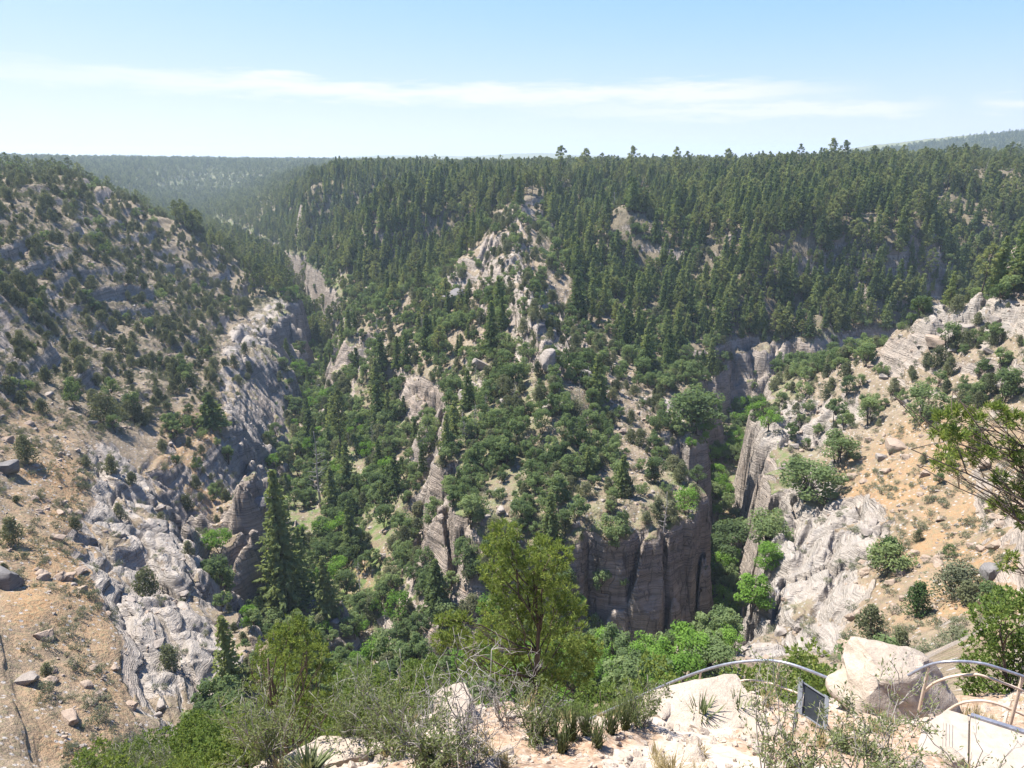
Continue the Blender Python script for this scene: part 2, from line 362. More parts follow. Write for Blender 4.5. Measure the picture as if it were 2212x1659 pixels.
# ------------------------------------------------------------------ node helpers
class NT_:
    def __init__(s, tree): s.t = tree
    def n(s, typ, **kw):
        nd = s.t.nodes.new(typ)
        for k, v in kw.items():
            if k == 'ins':
                for kk, vv in v.items():
                    if isinstance(vv, bpy.types.NodeSocket): s.t.links.new(vv, nd.inputs[kk])
                    else: nd.inputs[kk].default_value = vv
            else: setattr(nd, k, v)
        return nd
    def noise(s, vec, scale, detail=4, rough=0.6, dist=0.0):
        return s.n('ShaderNodeTexNoise', ins={'Vector': vec, 'Scale': scale, 'Detail': detail, 'Roughness': rough, 'Distortion': dist}).outputs['Fac']
    def ramp(s, fac, stops):
        nd = s.n('ShaderNodeValToRGB', ins={'Fac': fac})
        e = nd.color_ramp.elements
        while len(e) < len(stops): e.new(0.5)
        for i, (p, c) in enumerate(stops):
            e[i].position = p
            e[i].color = (c, c, c, 1) if isinstance(c, (int, float)) else (*c, 1)
        return nd.outputs['Color']
    def mix(s, fac, a, b, mode='MIX'):
        nd = s.n('ShaderNodeMix', data_type='RGBA', blend_type=mode)
        for k, v in ((0, fac), (6, a), (7, b)):
            if isinstance(v, bpy.types.NodeSocket): s.t.links.new(v, nd.inputs[k])
            elif k: nd.inputs[k].default_value = (*v, 1)
            else: nd.inputs[k].default_value = v
        return nd.outputs[2]
    def math(s, op, a, b=0.0, clamp=False):
        nd = s.n('ShaderNodeMath', operation=op, use_clamp=clamp)
        for k, v in ((0, a), (1, b)):
            if isinstance(v, bpy.types.NodeSocket): s.t.links.new(v, nd.inputs[k])
            else: nd.inputs[k].default_value = v
        return nd.outputs[0]
    def mapping(s, vec, scale=(1, 1, 1), rot=(0, 0, 0)):
        return s.n('ShaderNodeMapping', ins={'Vector': vec, 'Scale': scale, 'Rotation': rot}).outputs[0]
def new_mat(name):
    m = bpy.data.materials.new(name); m.use_nodes = True
    m.node_tree.nodes.clear()
    k = NT_(m.node_tree)
    out = k.n('ShaderNodeOutputMaterial')
    return m, k, out
def finish(k, out, col, rough=0.9, bump=None, spec=0.2, **kw):
    b = k.n('ShaderNodeBsdfPrincipled')
    if isinstance(col, bpy.types.NodeSocket): k.t.links.new(col, b.inputs['Base Color'])
    else: b.inputs['Base Color'].default_value = (*col, 1)
    b.inputs['Roughness'].default_value = rough
    b.inputs['Specular IOR Level'].default_value = spec
    if bump is not None: k.t.links.new(bump, b.inputs['Normal'])
    for kk, v in kw.items(): b.inputs[kk.replace('_', ' ')].default_value = v
    k.t.links.new(b.outputs[0], out.inputs['Surface'])
    return b
def bump(k, h, dist, strength=1.0, prev=None):
    d = {'Height': h, 'Distance': dist, 'Strength': strength}
    if prev is not None: d['Normal'] = prev
    return k.n('ShaderNodeBump', ins=d).outputs[0]

# ------------------------------------------------------------------ land material
def land_material():
    m, k, out = new_mat('canyon_ground')
    geo_n = k.n('ShaderNodeNewGeometry')
    pos = geo_n.outputs['Position']
    A = k.n('ShaderNodeAttribute', attribute_name='ground').outputs
    sep = k.n('ShaderNodeSeparateColor', ins={'Color': A['Color']}).outputs
    a_rock, a_slick, a_soil = sep[0], sep[1], sep[2]
    B = k.n('ShaderNodeAttribute', attribute_name='cover').outputs
    sepb = k.n('ShaderNodeSeparateColor', ins={'Color': B['Color']}).outputs
    a_wood, a_green, a_near = sepb[0], sepb[1], sepb[2]
    n_l = k.noise(pos, 0.05, 3, .6); n_m = k.noise(pos, 0.35, 4, .65); n_s = k.noise(pos, 1.6, 4, .7); n_f = k.noise(pos, 7.0, 2, .7)
    # bedding: stretched along the beds
    bed = k.noise(k.mapping(pos, (0.06, 0.06, 1.5)), 1.0, 3, .65, .4)
    bed2 = k.noise(k.mapping(pos, (0.12, 0.12, 4.5), (0.22, 0.14, 0)), 1.0, 3, .7, .8)
    stain = k.noise(k.mapping(pos, (0.4, 0.4, 0.04)), 1.0, 3, .65)
    # soil
    soil = k.ramp(n_m, [(0.30, (0.165, 0.126, 0.088)), (0.5, (0.225, 0.176, 0.127)), (0.72, (0.30, 0.242, 0.18))])
    orange = k.ramp(n_s, [(0.3, (0.27, 0.16, 0.082)), (0.55, (0.32, 0.21, 0.118)), (0.8, (0.36, 0.265, 0.17))])
    soil = k.mix(k.math('MULTIPLY', k.ramp(k.math('ADD', k.math('MULTIPLY', n_l, .6), k.math('MULTIPLY', n_m, .4)), [(0.40, 0.0), (0.58, 1.0)]), a_soil), soil, orange)
    grass = k.ramp(n_f, [(0.25, (0.11, 0.10, 0.055)), (0.6, (0.22, 0.195, 0.11)), (0.85, (0.32, 0.28, 0.17))])
    soil = k.mix(k.math('MULTIPLY', k.ramp(n_s, [(0.5, 0.0), (0.62, 1.0)]), .7), soil, grass)
    # scattered stones too small to be modelled
    vor = k.n('ShaderNodeTexVoronoi', ins={'Vector': pos, 'Scale': 1.1, 'Randomness': 1.0})
    stone_m = k.math('MULTIPLY', k.ramp(vor.outputs['Distance'], [(0.22, 1.0), (0.34, 0.0)]), k.ramp(vor.outputs['Color'], [(0.5, 0.0), (0.56, 1.0)]))
    soil = k.mix(stone_m, soil, k.ramp(n_f, [(0.3, (0.25, 0.225, 0.205)), (0.7, (0.42, 0.385, 0.35))]))
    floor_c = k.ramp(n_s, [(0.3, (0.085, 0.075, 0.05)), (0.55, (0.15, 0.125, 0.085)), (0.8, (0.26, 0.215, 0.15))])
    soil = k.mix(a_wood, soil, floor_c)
    green = k.ramp(n_f, [(0.3, (0.06, 0.09, 0.03)), (0.7, (0.16, 0.2, 0.07))])
    soil = k.mix(k.math('MULTIPLY', a_green, k.ramp(n_m, [(0.42, 0.0), (0.6, 1.0)])), soil, green)
    # rock
    rock = k.ramp(bed, [(0.28, (0.215, 0.182, 0.152)), (0.45, (0.32, 0.275, 0.232)), (0.6, (0.39, 0.332, 0.278)), (0.75, (0.45, 0.39, 0.332))])
    rock = k.mix(k.ramp(n_l, [(0.35, 0.0), (0.65, 0.55)]), rock, k.ramp(bed2, [(0.3, (0.24, 0.19, 0.155)), (0.7, (0.37, 0.29, 0.23))]))
    rock = k.mix(k.math('MULTIPLY', k.ramp(stain, [(0.5, 0.0), (0.66, 1.0)]), .42), rock, (0.13, 0.12, 0.115))
    rock = k.mix(k.math('MULTIPLY', k.ramp(n_m, [(0.6, 0.0), (0.72, 1.0)]), .35), rock, (0.46, 0.29, 0.17))
    slick = k.ramp(bed2, [(0.28, (0.235, 0.203, 0.172)), (0.5, (0.325, 0.286, 0.246)), (0.75, (0.395, 0.355, 0.31))])
    slick = k.mix(k.ramp(n_m, [(0.5, 0.0), (0.75, .6)]), slick, (0.46, 0.385, 0.32))
    slick = k.mix(k.math('MULTIPLY', k.ramp(stain, [(0.55, 0.0), (0.7, 1.0)]), .5), slick, (0.27, 0.255, 0.25))
    rock = k.mix(a_slick, rock, slick)
    hl = k.noise(k.mapping(pos, (.035, .035, 1.15)), 1.0, 2, .5, .3); vl = k.noise(k.mapping(pos, (.34, .34, .035)), 1.0, 2, .5, .4)
    hl = k.ramp(k.math('ABSOLUTE', k.math('SUBTRACT', hl, .5)), [(0.006, 1.0), (0.024, 0.0)])
    vl = k.ramp(k.math('ABSOLUTE', k.math('SUBTRACT', vl, .5)), [(0.004, 1.0), (0.014, 0.0)])
    steep_n = k.n('ShaderNodeSeparateXYZ', ins={0: geo_n.outputs['Normal']}).outputs[2]
    crk = k.math('MULTIPLY', k.math('MULTIPLY', k.math('MAXIMUM', hl, vl), k.ramp(steep_n, [(.28, 1.0), (.6, 0.0)])), k.math('SUBTRACT', 1.0, a_near))
    rock = k.mix(k.math('MULTIPLY', crk, .62), rock, (0.105, 0.092, 0.082))
    # near shelf: cream and rust gravel over pale limestone
    near_rock = k.ramp(n_f, [(0.25, (0.29, 0.225, 0.175)), (0.5, (0.37, 0.305, 0.25)), (0.8, (0.44, 0.385, 0.335))])
    near_soil = k.ramp(k.noise(pos, 9.0, 3, .75), [(0.3, (0.18, 0.11, 0.072)), (0.5, (0.28, 0.20, 0.14)), (0.7, (0.39, 0.315, 0.255))])
    rock = k.mix(a_near, rock, near_rock)
    soil = k.mix(a_near, soil, near_soil)
    edge = k.math('ADD', a_rock, k.math('MULTIPLY', k.math('SUBTRACT', n_s, 0.5), 0.9))
    rockm = k.ramp(edge, [(0.42, 0.0), (0.56, 1.0)])
    col = k.mix(rockm, soil, rock)
    hh = k.math('ADD', n_s, k.math('MULTIPLY', k.math('SUBTRACT', k.math('ADD', bed2, bed), k.math('MULTIPLY', crk, .7)), k.math('MULTIPLY', a_rock, 1.1)))
    dist = k.math('ADD', 0.75, k.math('MULTIPLY', a_near, -0.70))
    nb = k.n('ShaderNodeBump', ins={'Height': hh, 'Distance': dist, 'Strength': 0.9}).outputs[0]
    finish(k, out, col, 0.95, nb, 0.1)
    return m

# masks carried by the land sheet
in_gorge = sstep(-70, -82, H)
ROCK = sstep(1.0, 1.5, blur(blur(SL, 1, 0), 1, 1)) + np.maximum(SLICK * sstep(-0.8, 0.3, noise(X / 7, Y / 7, 91) + noise(X / 22, Y / 22, 92) * .8) * 0.95, RIDGE * sstep(-.5, .4, noise(X / 6, Y / 6, 93)) * .8)
ROCK *= 1 - (1 - SLICK) * soft_mask([[(-400, 1250), (120, 1250), (200, 1659), (200, 1800), (-400, 1800)]], 8)
ROCK = np.clip(ROCK * sstep(1.5, 0.6, sstep(1200, 2500, Rg)), 0, 1)
near_m = 1 - sstep(16, 24, Rg)
SOIL = soft_mask([[(0, 830), (200, 940), (180, 1150), (250, 1330), (300, 1659), (0, 1659)], [(360, 880), (500, 880), (520, 1080), (600, 1100), (420, 1130), (330, 1040)],
                  [(1780, 1000), (1950, 900), (2212, 860), (2212, 1400), (1850, 1400), (1880, 1200), (1780, 1080)], [(1540, 1010), (1620, 1040), (1620, 1180), (1550, 1180)], [(700, 1130), (860, 1250), (820, 1350), (760, 1310), (680, 1180)]], 10)
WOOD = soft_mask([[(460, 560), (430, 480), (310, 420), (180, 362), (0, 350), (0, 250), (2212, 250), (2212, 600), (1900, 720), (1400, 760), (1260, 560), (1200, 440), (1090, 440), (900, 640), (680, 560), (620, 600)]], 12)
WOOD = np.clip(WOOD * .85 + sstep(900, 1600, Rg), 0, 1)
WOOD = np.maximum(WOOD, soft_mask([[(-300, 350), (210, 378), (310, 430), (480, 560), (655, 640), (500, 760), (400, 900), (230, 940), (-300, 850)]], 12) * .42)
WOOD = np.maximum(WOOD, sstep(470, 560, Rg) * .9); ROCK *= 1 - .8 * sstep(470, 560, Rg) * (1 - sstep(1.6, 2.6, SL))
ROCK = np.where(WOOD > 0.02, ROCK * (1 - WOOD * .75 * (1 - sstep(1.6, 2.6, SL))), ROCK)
GREEN = np.clip(sstep(26, 10, DC) + soft_mask([[(560, 600), (690, 640), (860, 840), (1100, 760), (1300, 900), (1300, 1150), (860, 1300), (640, 900)]], 14) * .6, 0, 1)
GREEN = np.maximum(GREEN, sstep(900, 1400, Rg))
NEARROCK = nk * sstep(-0.15, 0.35, fbm(X / 3.0, Y / 3.0, 2, 95)) * .8
ROCK = np.where(near_m > 0.5, np.clip(sstep(0.9, 1.4, SL) + NEARROCK, 0, 1), ROCK).astype(np.float32)

def build_land():
    n = NR * NT
    me = bpy.data.meshes.new('canyon_terrain')
    co = np.stack([PX, PY, H], -1).reshape(-1, 3).astype(np.float32)
    i = np.arange(NR - 1)[:, None] * NT + np.arange(NT - 1)[None, :]
    quads = np.stack([i, i + 1, i + NT + 1, i + NT], -1).reshape(-1, 4)
    quads = quads[:, ::-1]
    me.vertices.add(n); me.vertices.foreach_set('co', co.ravel())
    nf = len(quads)
    me.loops.add(nf * 4); me.loops.foreach_set('vertex_index', quads.ravel().astype(np.int32))
    me.polygons.add(nf)
    me.polygons.foreach_set('loop_start', np.arange(nf, dtype=np.int32) * 4)
    me.update(calc_edges=True)
    me.shade_smooth()
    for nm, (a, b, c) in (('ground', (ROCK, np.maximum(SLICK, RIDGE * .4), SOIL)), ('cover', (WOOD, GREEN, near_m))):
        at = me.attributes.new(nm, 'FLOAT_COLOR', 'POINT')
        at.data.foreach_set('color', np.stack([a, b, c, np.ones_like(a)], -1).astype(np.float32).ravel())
    me.materials.append(land_material())
    o = bpy.data.objects.new('canyon_terrain', me); COL.objects.link(o)
    o['kind'] = 'structure'; o['label'] = 'canyon walls, ledges and slopes of grey sandstone and tan soil'
    return o
land = build_land()

# ------------------------------------------------------------------ sun and sky
EXPO = 1.42
SUN_AZ, SUN_EL = R_(-64), R_(62)          # measured from straight ahead, negative to the left
sd = Vector((math.sin(SUN_AZ) * math.cos(SUN_EL), math.cos(SUN_AZ) * math.cos(SUN_EL), math.sin(SUN_EL)))
sun_d = bpy.data.lights.new('sun', 'SUN'); sun_d.energy = 5.0; sun_d.angle = R_(0.55); sun_d.color = (1.0, 0.955, 0.89)
sun = bpy.data.objects.new('sun', sun_d); COL.objects.link(sun)
sun.rotation_euler = sd.to_track_quat('Z', 'Y').to_euler()
W = bpy.data.worlds.new('World'); SC.world = W; W.use_nodes = True
wt = NT_(W.node_tree); W.node_tree.nodes.clear()
sky = wt.n('ShaderNodeTexSky', sky_type='NISHITA')
sky.sun_disc = False; sky.sun_elevation = SUN_EL; sky.sun_rotation = SUN_AZ
sky.altitude = 2000; sky.air_density = 1.0; sky.dust_density = 1.6; sky.ozone_density = 1.2
dirv = wt.n('ShaderNodeTexCoord').outputs['Generated']
sx = wt.n('ShaderNodeSeparateXYZ', ins={0: dirv}).outputs
# thin streaks of high cloud low over the horizon
elev = wt.math('ARCSINE', sx[2])
azim = wt.math('ARCTAN2', sx[0], sx[1])
cv = wt.n('ShaderNodeCombineXYZ', ins={0: azim, 1: wt.math('ADD', wt.math('MULTIPLY', elev, 9.0), wt.math('MULTIPLY', azim, 0.10)), 2: 0.0}).outputs[0]
cn = wt.noise(cv, 2.3, 7, .62, .6)
cn2 = wt.noise(wt.mapping(cv, (6, 5, 1)), 2.0, 6, .65, .3)
wob = wt.math('MULTIPLY', wt.math('SUBTRACT', cn, .5), 0.050)
edge = wt.math('MULTIPLY', wt.math('SUBTRACT', cn2, .5), 0.040)
def streak(height, tilt, width, a0, a1, a2, a3, soft):
    """a long thin cloud: its height and tilt, half width, and where along the horizon it fades in and out"""
    c = wt.math('ADD', wt.math('SUBTRACT', elev, height), wt.math('MULTIPLY', azim, tilt))
    c = wt.math('ABSOLUTE', wt.math('ADD', wt.math('ADD', c, wob), edge))
    m = wt.ramp(wt.math('DIVIDE', c, width), [(0.15, 1.0), (1.0, 0.0)])
    f = wt.math('MULTIPLY', wt.ramp(wt.math('DIVIDE', wt.math('ADD', azim, .8), 1.6), [(a0 / 1.6, 0.0), (a1 / 1.6, 1.0)]), wt.ramp(wt.math('DIVIDE', wt.math('ADD', azim, .8), 1.6), [(a2 / 1.6, 1.0), (a3 / 1.6, 0.0)]))
    return wt.math('MULTIPLY', wt.math('MULTIPLY', m, f), soft)
cl_m = wt.math('MAXIMUM', wt.math('MAXIMUM', streak(.085, .014, .017, .06, .50, 1.08, 1.26, .92), streak(.066, .020, .012, .75, 1.05, 1.26, 1.33, .8)), wt.math('MAXIMUM', streak(.070, .02, .013, 1.345, 1.37, 1.42, 1.46, .8), streak(.086, .004, .010, .02, .15, .5, .8, .4)))
rgb = wt.n('ShaderNodeSeparateColor', ins={'Color': wt.mix(1.0, sky.outputs[0], (1.0, 0.93, 1.06), 'MULTIPLY')}).outputs
KF = 0.105 * 2 ** EXPO
def roll(c, b, g, p): return wt.math('DIVIDE', g / KF, wt.math('ADD', 1.0, wt.math('POWER', wt.math('DIVIDE', b / KF, c), p)))
skyr = wt.n('ShaderNodeCombineColor', ins={0: roll(rgb[0], .88, 1.12, 1.8), 1: roll(rgb[1], .66, 1.10, 1.5), 2: roll(rgb[2], .05, 1.03, 1.0)}).outputs[0]
skyc = wt.mix(cl_m, skyr, (1.02 / KF, 1.02 / KF, 1.03 / KF))
bg = wt.n('ShaderNodeBackground', ins={'Color': skyc, 'Strength': 0.105})
wo = wt.n('ShaderNodeOutputWorld', ins={'Surface': bg.outputs[0]})

SC.view_settings.view_transform = 'Standard'
SC.view_settings.look = 'None'
SC.view_settings.gamma = 1.0
SC.view_settings.exposure = EXPO
SC.render.engine = 'CYCLES'
SC.cycles.max_bounces = 6
SC.cycles.diffuse_bounces = 3
SC.cycles.transmission_bounces = 4
SC.cycles.transparent_max_bounces = 8
SC.cycles.caustics_reflective = False
SC.cycles.caustics_refractive = False
SC.cycles.use_denoising = True
SC.cycles.sample_clamp_indirect = 6.0
# ------------------------------------------------------------------ plant materials
def foliage_mat(name, dark, mid, light, transl=0.3, spread=0.5):
    m, k, out = new_mat(name)
    rnd = k.n('ShaderNodeObjectInfo').outputs['Random']
    isl = k.n('ShaderNodeNewGeometry').outputs['Random Per Island']
    f = k.math('ADD', k.math('MULTIPLY', rnd, spread), k.math('MULTIPLY', isl, 1 - spread))
    col = k.ramp(f, [(0.1, dark), (0.5, mid), (0.9, light)])
    d = k.n('ShaderNodeBsdfDiffuse', ins={'Color': col, 'Roughness': 1.0})
    t = k.n('ShaderNodeBsdfTranslucent', ins={'Color': k.mix(1.0, col, (1.25, 1.2, 0.7), 'MULTIPLY')})
    ms = k.n('ShaderNodeMixShader', ins={0: transl, 1: d.outputs[0], 2: t.outputs[0]})
    k.t.links.new(ms.outputs[0], out.inputs['Surface'])
    return m
def bark_mat(name, a, b):
    m, k, out = new_mat(name)
    pos = k.n('ShaderNodeTexCoord').outputs['Object']
    n = k.noise(k.mapping(pos, (6, 6, 1.2)), 2.0, 3, .7)
    finish(k, out, k.ramp(n, [(0.35, a), (0.65, b)]), 0.95)
    return m
M = {
    'fir': foliage_mat('fir_needles', (0.092, 0.132, 0.056), (0.16, 0.21, 0.085), (0.25, 0.288, 0.118), 0.42, 0.75),
    'pine': foliage_mat('pine_needles', (0.115, 0.145, 0.06), (0.19, 0.222, 0.09), (0.272, 0.295, 0.125), 0.42, 0.75),
    'juniper': foliage_mat('juniper_foliage', (0.095, 0.11, 0.06), (0.16, 0.175, 0.095), (0.24, 0.245, 0.14), 0.3, 0.7),
    'oak': foliage_mat('oak_leaves', (0.100, 0.146, 0.066), (0.168, 0.228, 0.100), (0.245, 0.305, 0.138), 0.42, 0.7),
    'elder': foliage_mat('gorge_leaves', (0.1, 0.185, 0.038), (0.155, 0.275, 0.052), (0.215, 0.345, 0.075), 0.38, 0.5),
    'grey': foliage_mat('sage_leaves', (0.11, 0.125, 0.078), (0.17, 0.185, 0.115), (0.245, 0.25, 0.165), 0.24, 0.6),
    'pinyon': foliage_mat('pinyon_needles', (0.10, 0.145, 0.042), (0.172, 0.228, 0.062), (0.265, 0.305, 0.095), 0.42, 0.15),
    'near_juniper': foliage_mat('near_juniper_foliage', (0.085, 0.135, 0.04), (0.15, 0.215, 0.06), (0.23, 0.285, 0.09), 0.38, 0.15),
    'round_juniper': foliage_mat('round_juniper_foliage', (0.035, 0.068, 0.024), (0.058, 0.100, 0.034), (0.085, 0.130, 0.045), .18, .3),
    'olive': foliage_mat('shrub_leaves', (0.105, 0.13, 0.056), (0.17, 0.205, 0.09), (0.245, 0.275, 0.13), 0.35, 0.2),
    'straw': foliage_mat('dry_grass_blades', (0.21, 0.165, 0.085), (0.33, 0.27, 0.15), (0.45, 0.38, 0.23), .3, .3),
    'yucca': foliage_mat('yucca_blades', (0.10, 0.125, 0.055), (0.17, 0.20, 0.095), (0.27, 0.29, 0.16), .2, .1),
    'bark': bark_mat('bark', (0.050, 0.038, 0.030), (0.115, 0.088, 0.068)),
    'pale_bark': bark_mat('weathered_wood', (0.20, 0.18, 0.165), (0.38, 0.35, 0.325)),
    'twig': bark_mat('grey_twigs', (0.17, 0.15, 0.13), (0.33, 0.30, 0.27)),
    'dead_needles': foliage_mat('dead_needles', (0.12, 0.075, 0.04), (0.19, 0.115, 0.06), (0.26, 0.16, 0.085), .2, .4),
}

# ------------------------------------------------------------------ mesh building
def unit(v): return v / (np.linalg.norm(v, axis=-1, keepdims=True) + 1e-9)
class Leafy:
    """collects leaf blades (flat diamonds) and tapered limbs"""
    def __init__(s, seed):
        s.g = np.random.default_rng(seed); s.V = []; s.F = []; s.n = 0
    def _add(s, v, f):
        s.V.append(np.asarray(v, float)); s.F.extend([tuple(int(i) + s.n for i in q) for q in f]); s.n += len(v)
    def blades(s, c, a, b):
        """diamond blades: centres c, half axes a and b"""
        n = len(c)
        if not n: return
        v = np.stack([c - a, c + b, c + a, c - b], 1).reshape(-1, 3)
        f = np.arange(n * 4).reshape(n, 4)
        s._add(v, f)
    def puff(s, c, r, n, size, flat=0.8, up=0.3, shell=0.55, narrow=0.55):
        """n blades through an ellipsoid of radius r round c"""
        g = s.g
        d = unit(g.normal(size=(n, 3)))
        k = shell + (1 - shell) * g.random((n, 1)) ** 0.6
        r = np.asarray(r, float) * np.ones(3) * np.array([1, 1, flat])
        p = np.asarray(c) + d * k * r
        nor = unit(d + g.normal(size=(n, 3)) * 0.55 + np.array([0, 0, up]))
        t = unit(np.cross(nor, g.normal(size=(n, 3))))
        u2 = np.cross(nor, t)
        sz = size * (0.6 + 0.8 * g.random((n, 1)))
        s.blades(p, t * sz, u2 * sz * narrow)
    def limb(s, pts, r0, r1, sides=5):
        pts = np.asarray(pts, float); n = len(pts)
        tan = unit(np.gradient(pts, axis=0))
        ref = np.array([0.31, 0.17, 0.93]) if abs(tan[0][2]) < 0.9 else np.array([1.0, 0.1, 0])
        x = unit(np.cross(tan, ref)); y = np.cross(tan, x)
        an = np.linspace(0, 2 * np.pi, sides, endpoint=False)
        rr = np.linspace(r0, r1, n)
        v = (pts[:, None] + rr[:, None, None] * (np.cos(an)[None, :, None] * x[:, None] + np.sin(an)[None, :, None] * y[:, None])).reshape(-1, 3)
        f = [(i * sides + j, i * sides + (j + 1) % sides, (i + 1) * sides + (j + 1) % sides, (i + 1) * sides + j) for i in range(n - 1) for j in range(sides)]
        v = np.concatenate([v, pts[-1:], pts[:1]])
        e = n * sides
        f += [((n - 1) * sides + j, (n - 1) * sides + (j + 1) % sides, e) for j in range(sides)]
        f += [((j + 1) % sides, j, e + 1) for j in range(sides)]
        s._add(v, f)
    def mesh(s, name, mat):
        me = bpy.data.meshes.new(name)
        V = np.concatenate(s.V) if s.V else np.zeros((0, 3))
        ls = np.array([len(f) for f in s.F], np.int32)
        me.vertices.add(len(V)); me.vertices.foreach_set('co', V.astype(np.float32).ravel())
        me.loops.add(int(ls.sum())); me.loops.foreach_set('vertex_index', np.fromiter((i for f in s.F for i in f), np.int32, int(ls.sum())))
        me.polygons.add(len(ls)); me.polygons.foreach_set('loop_start', np.concatenate([[0], np.cumsum(ls)[:-1]]).astype(np.int32))
        me.update(calc_edges=True)
        me.materials.append(mat)
        return me
def join_mesh(name, parts):
    """one mesh out of several meshes, each keeping its own material"""
    V, F, MI, mats, n = [], [], [], [], 0
    for me in parts:
        v = np.empty(len(me.vertices) * 3, np.float32); me.vertices.foreach_get('co', v)
        V.append(v.reshape(-1, 3))
        mats.append(me.materials[0])
        for p in me.polygons:
            F.append(tuple(i + n for i in p.vertices)); MI.append(len(mats) - 1)
        n += len(me.vertices)
    out = bpy.data.meshes.new(name)
    out.from_pydata(np.concatenate(V).tolist(), [], F)
    for m in mats: out.materials.append(m)
    out.polygons.foreach_set('material_index', np.array(MI, np.int32)); out.update()
    return out

def wander(g, a, b, n, amp):
    a, b = np.asarray(a, float), np.asarray(b, float)
    t = np.linspace(0, 1, n)[:, None]
    w = np.cumsum(g.normal(size=(n, 3)), 0) * amp / math.sqrt(n)
    w -= w[0]; 
    return a + (b - a) * t + w * np.minimum(1, t * 2)

def fir(seed, h=16.0, rb=3.0, fine=1.0):
    L = Leafy(seed); g = L.g; T = Leafy(seed + 1)
    T.limb(wander(g, (0, 0, -0.8), (g.normal() * .3, g.normal() * .3, h * .97), 7, 0.2), h * 0.016, 0.03, 6)
    nl = int(26 * fine); off = g.random() * 6
    for i in range(nl):
        t = (i + g.random() * .7) / nl
        z = h * (0.07 + 0.92 * t)
        R = rb * (1 - t) ** 0.8 * (0.72 + 0.5 * g.random()) * min(1, 0.6 + t * 5) + 0.15
        nb = max(4, int((9 - 4 * t) * (0.8 + .4 * fine)))
        for j in range(nb):
            az = off + i * 2.4 + j * 6.283 / nb + g.normal() * .25
            Lb = R * (0.6 + 0.6 * g.random())
            if g.random() < .06: continue
            dv = np.array([math.cos(az), math.sin(az), -0.18 - .22 * g.random() + .35 * t])
            sd_ = np.array([-math.sin(az), math.cos(az), 0])
            ns = max(2, int(Lb / 0.62 * fine))
            q = (np.arange(ns) + .6) / ns
            c = np.array([0, 0, z]) + dv * (Lb * q)[:, None] + g.normal(size=(ns, 3)) * .12
            a = unit(dv + g.normal(size=(ns, 3)) * .3) * (0.42 + .25 * g.random((ns, 1))) * (0.7 + .4 * (1 - t)) / fine ** .3
            bb = unit(np.cross(a, np.array([0, 0, 1.0])) + g.normal(size=(ns, 3)) * .35) * (0.26 + .16 * g.random((ns, 1))) / fine ** .3
            L.blades(c, a, bb)
            c2 = c + dv * .12 + np.array([0, 0, -.12]); a2 = unit(sd_ + g.normal(size=(ns, 3)) * .45) * (0.30 + .2 * g.random((ns, 1))) / fine ** .3; b2 = unit(np.array([0, 0, -1.0]) + dv * .45 + g.normal(size=(ns, 3)) * .35) * (0.24 + .2 * g.random((ns, 1))) / fine ** .3
            L.blades(c2, a2, b2)
    return L.mesh('fir_crown', M['fir']), T.mesh('fir_trunk', M['bark'])

def pine(seed, h=15.0, rb=2.6):
    L = Leafy(seed); g = L.g; T = Leafy(seed + 1)
    lean = g.normal(size=2) * .5
    T.limb(wander(g, (0, 0, -0.8), (lean[0], lean[1], h * .95), 7, 0.25), h * .018, .06, 6)
    lo = h * (0.22 + .22 * g.random())
    n = int(30 + 10 * g.random())
    for i in range(n):
        t = (i + g.random()) / n
        z = lo + (h - lo) * t
        R = rb * (0.55 + 0.75 * g.random()) * (math.sin(min(1, (t * .92 + .12)) * math.pi) ** .55 * .95 + .05)
        az = i * 2.39996 + g.normal() * .5
        d = R * (.55 + .5 * g.random())
        c = np.array([math.cos(az) * d + lean[0] * t, math.sin(az) * d + lean[1] * t, z])
        if d > .9: T.limb(wander(g, (lean[0] * t, lean[1] * t, z - .5), c, 4, .15), .07, .03, 4)
        L.puff(c, (.62 + .5 * g.random()) * (1.15 - .4 * t), 42, .30, .62, .35, .35, .5)
    L.puff((lean[0], lean[1], h * .97), .7, 30, .28, 1.1)
    return L.mesh('pine_crown', M['pine']), T.mesh('pine_trunk', M['bark'])

def juniper(seed, h=4.6, w=2.0, mat='juniper', n=15, nb=95, leaf=.17):
    L = Leafy(seed); g = L.g; T = Leafy(seed + 1)
    for k in range(int(g.integers(1, 3))):
        T.limb(wander(g, (g.normal() * .12, g.normal() * .12, -.5), (g.normal() * .5, g.normal() * .5, h * .7), 6, .3), h * .03, .04, 5)
    for i in range(n):
        t = (i + .5 + g.normal() * .5) / n
        z = h * (.16 + .78 * np.clip(t, 0, 1))
        R = w * (1 - np.clip(t, 0, 1) ** 1.6 * .78) * (0.55 + .5 * g.random())
        az = i * 2.39996 + g.normal() * .4
        d = R * (.5 + .35 * g.random())
        r = w * (.40 + .22 * g.random()) * (1.1 - .45 * np.clip(t, 0, 1))
        L.puff((math.cos(az) * d, math.sin(az) * d, z), r, nb, leaf, 1.0 + .25 * g.random(), .25, .6, .6)
    L.puff((0, 0, h * .5), w * .6, nb, leaf, 1.4)
    return L.mesh('juniper_crown', M[mat]), T.mesh('juniper_trunk', M['bark'])

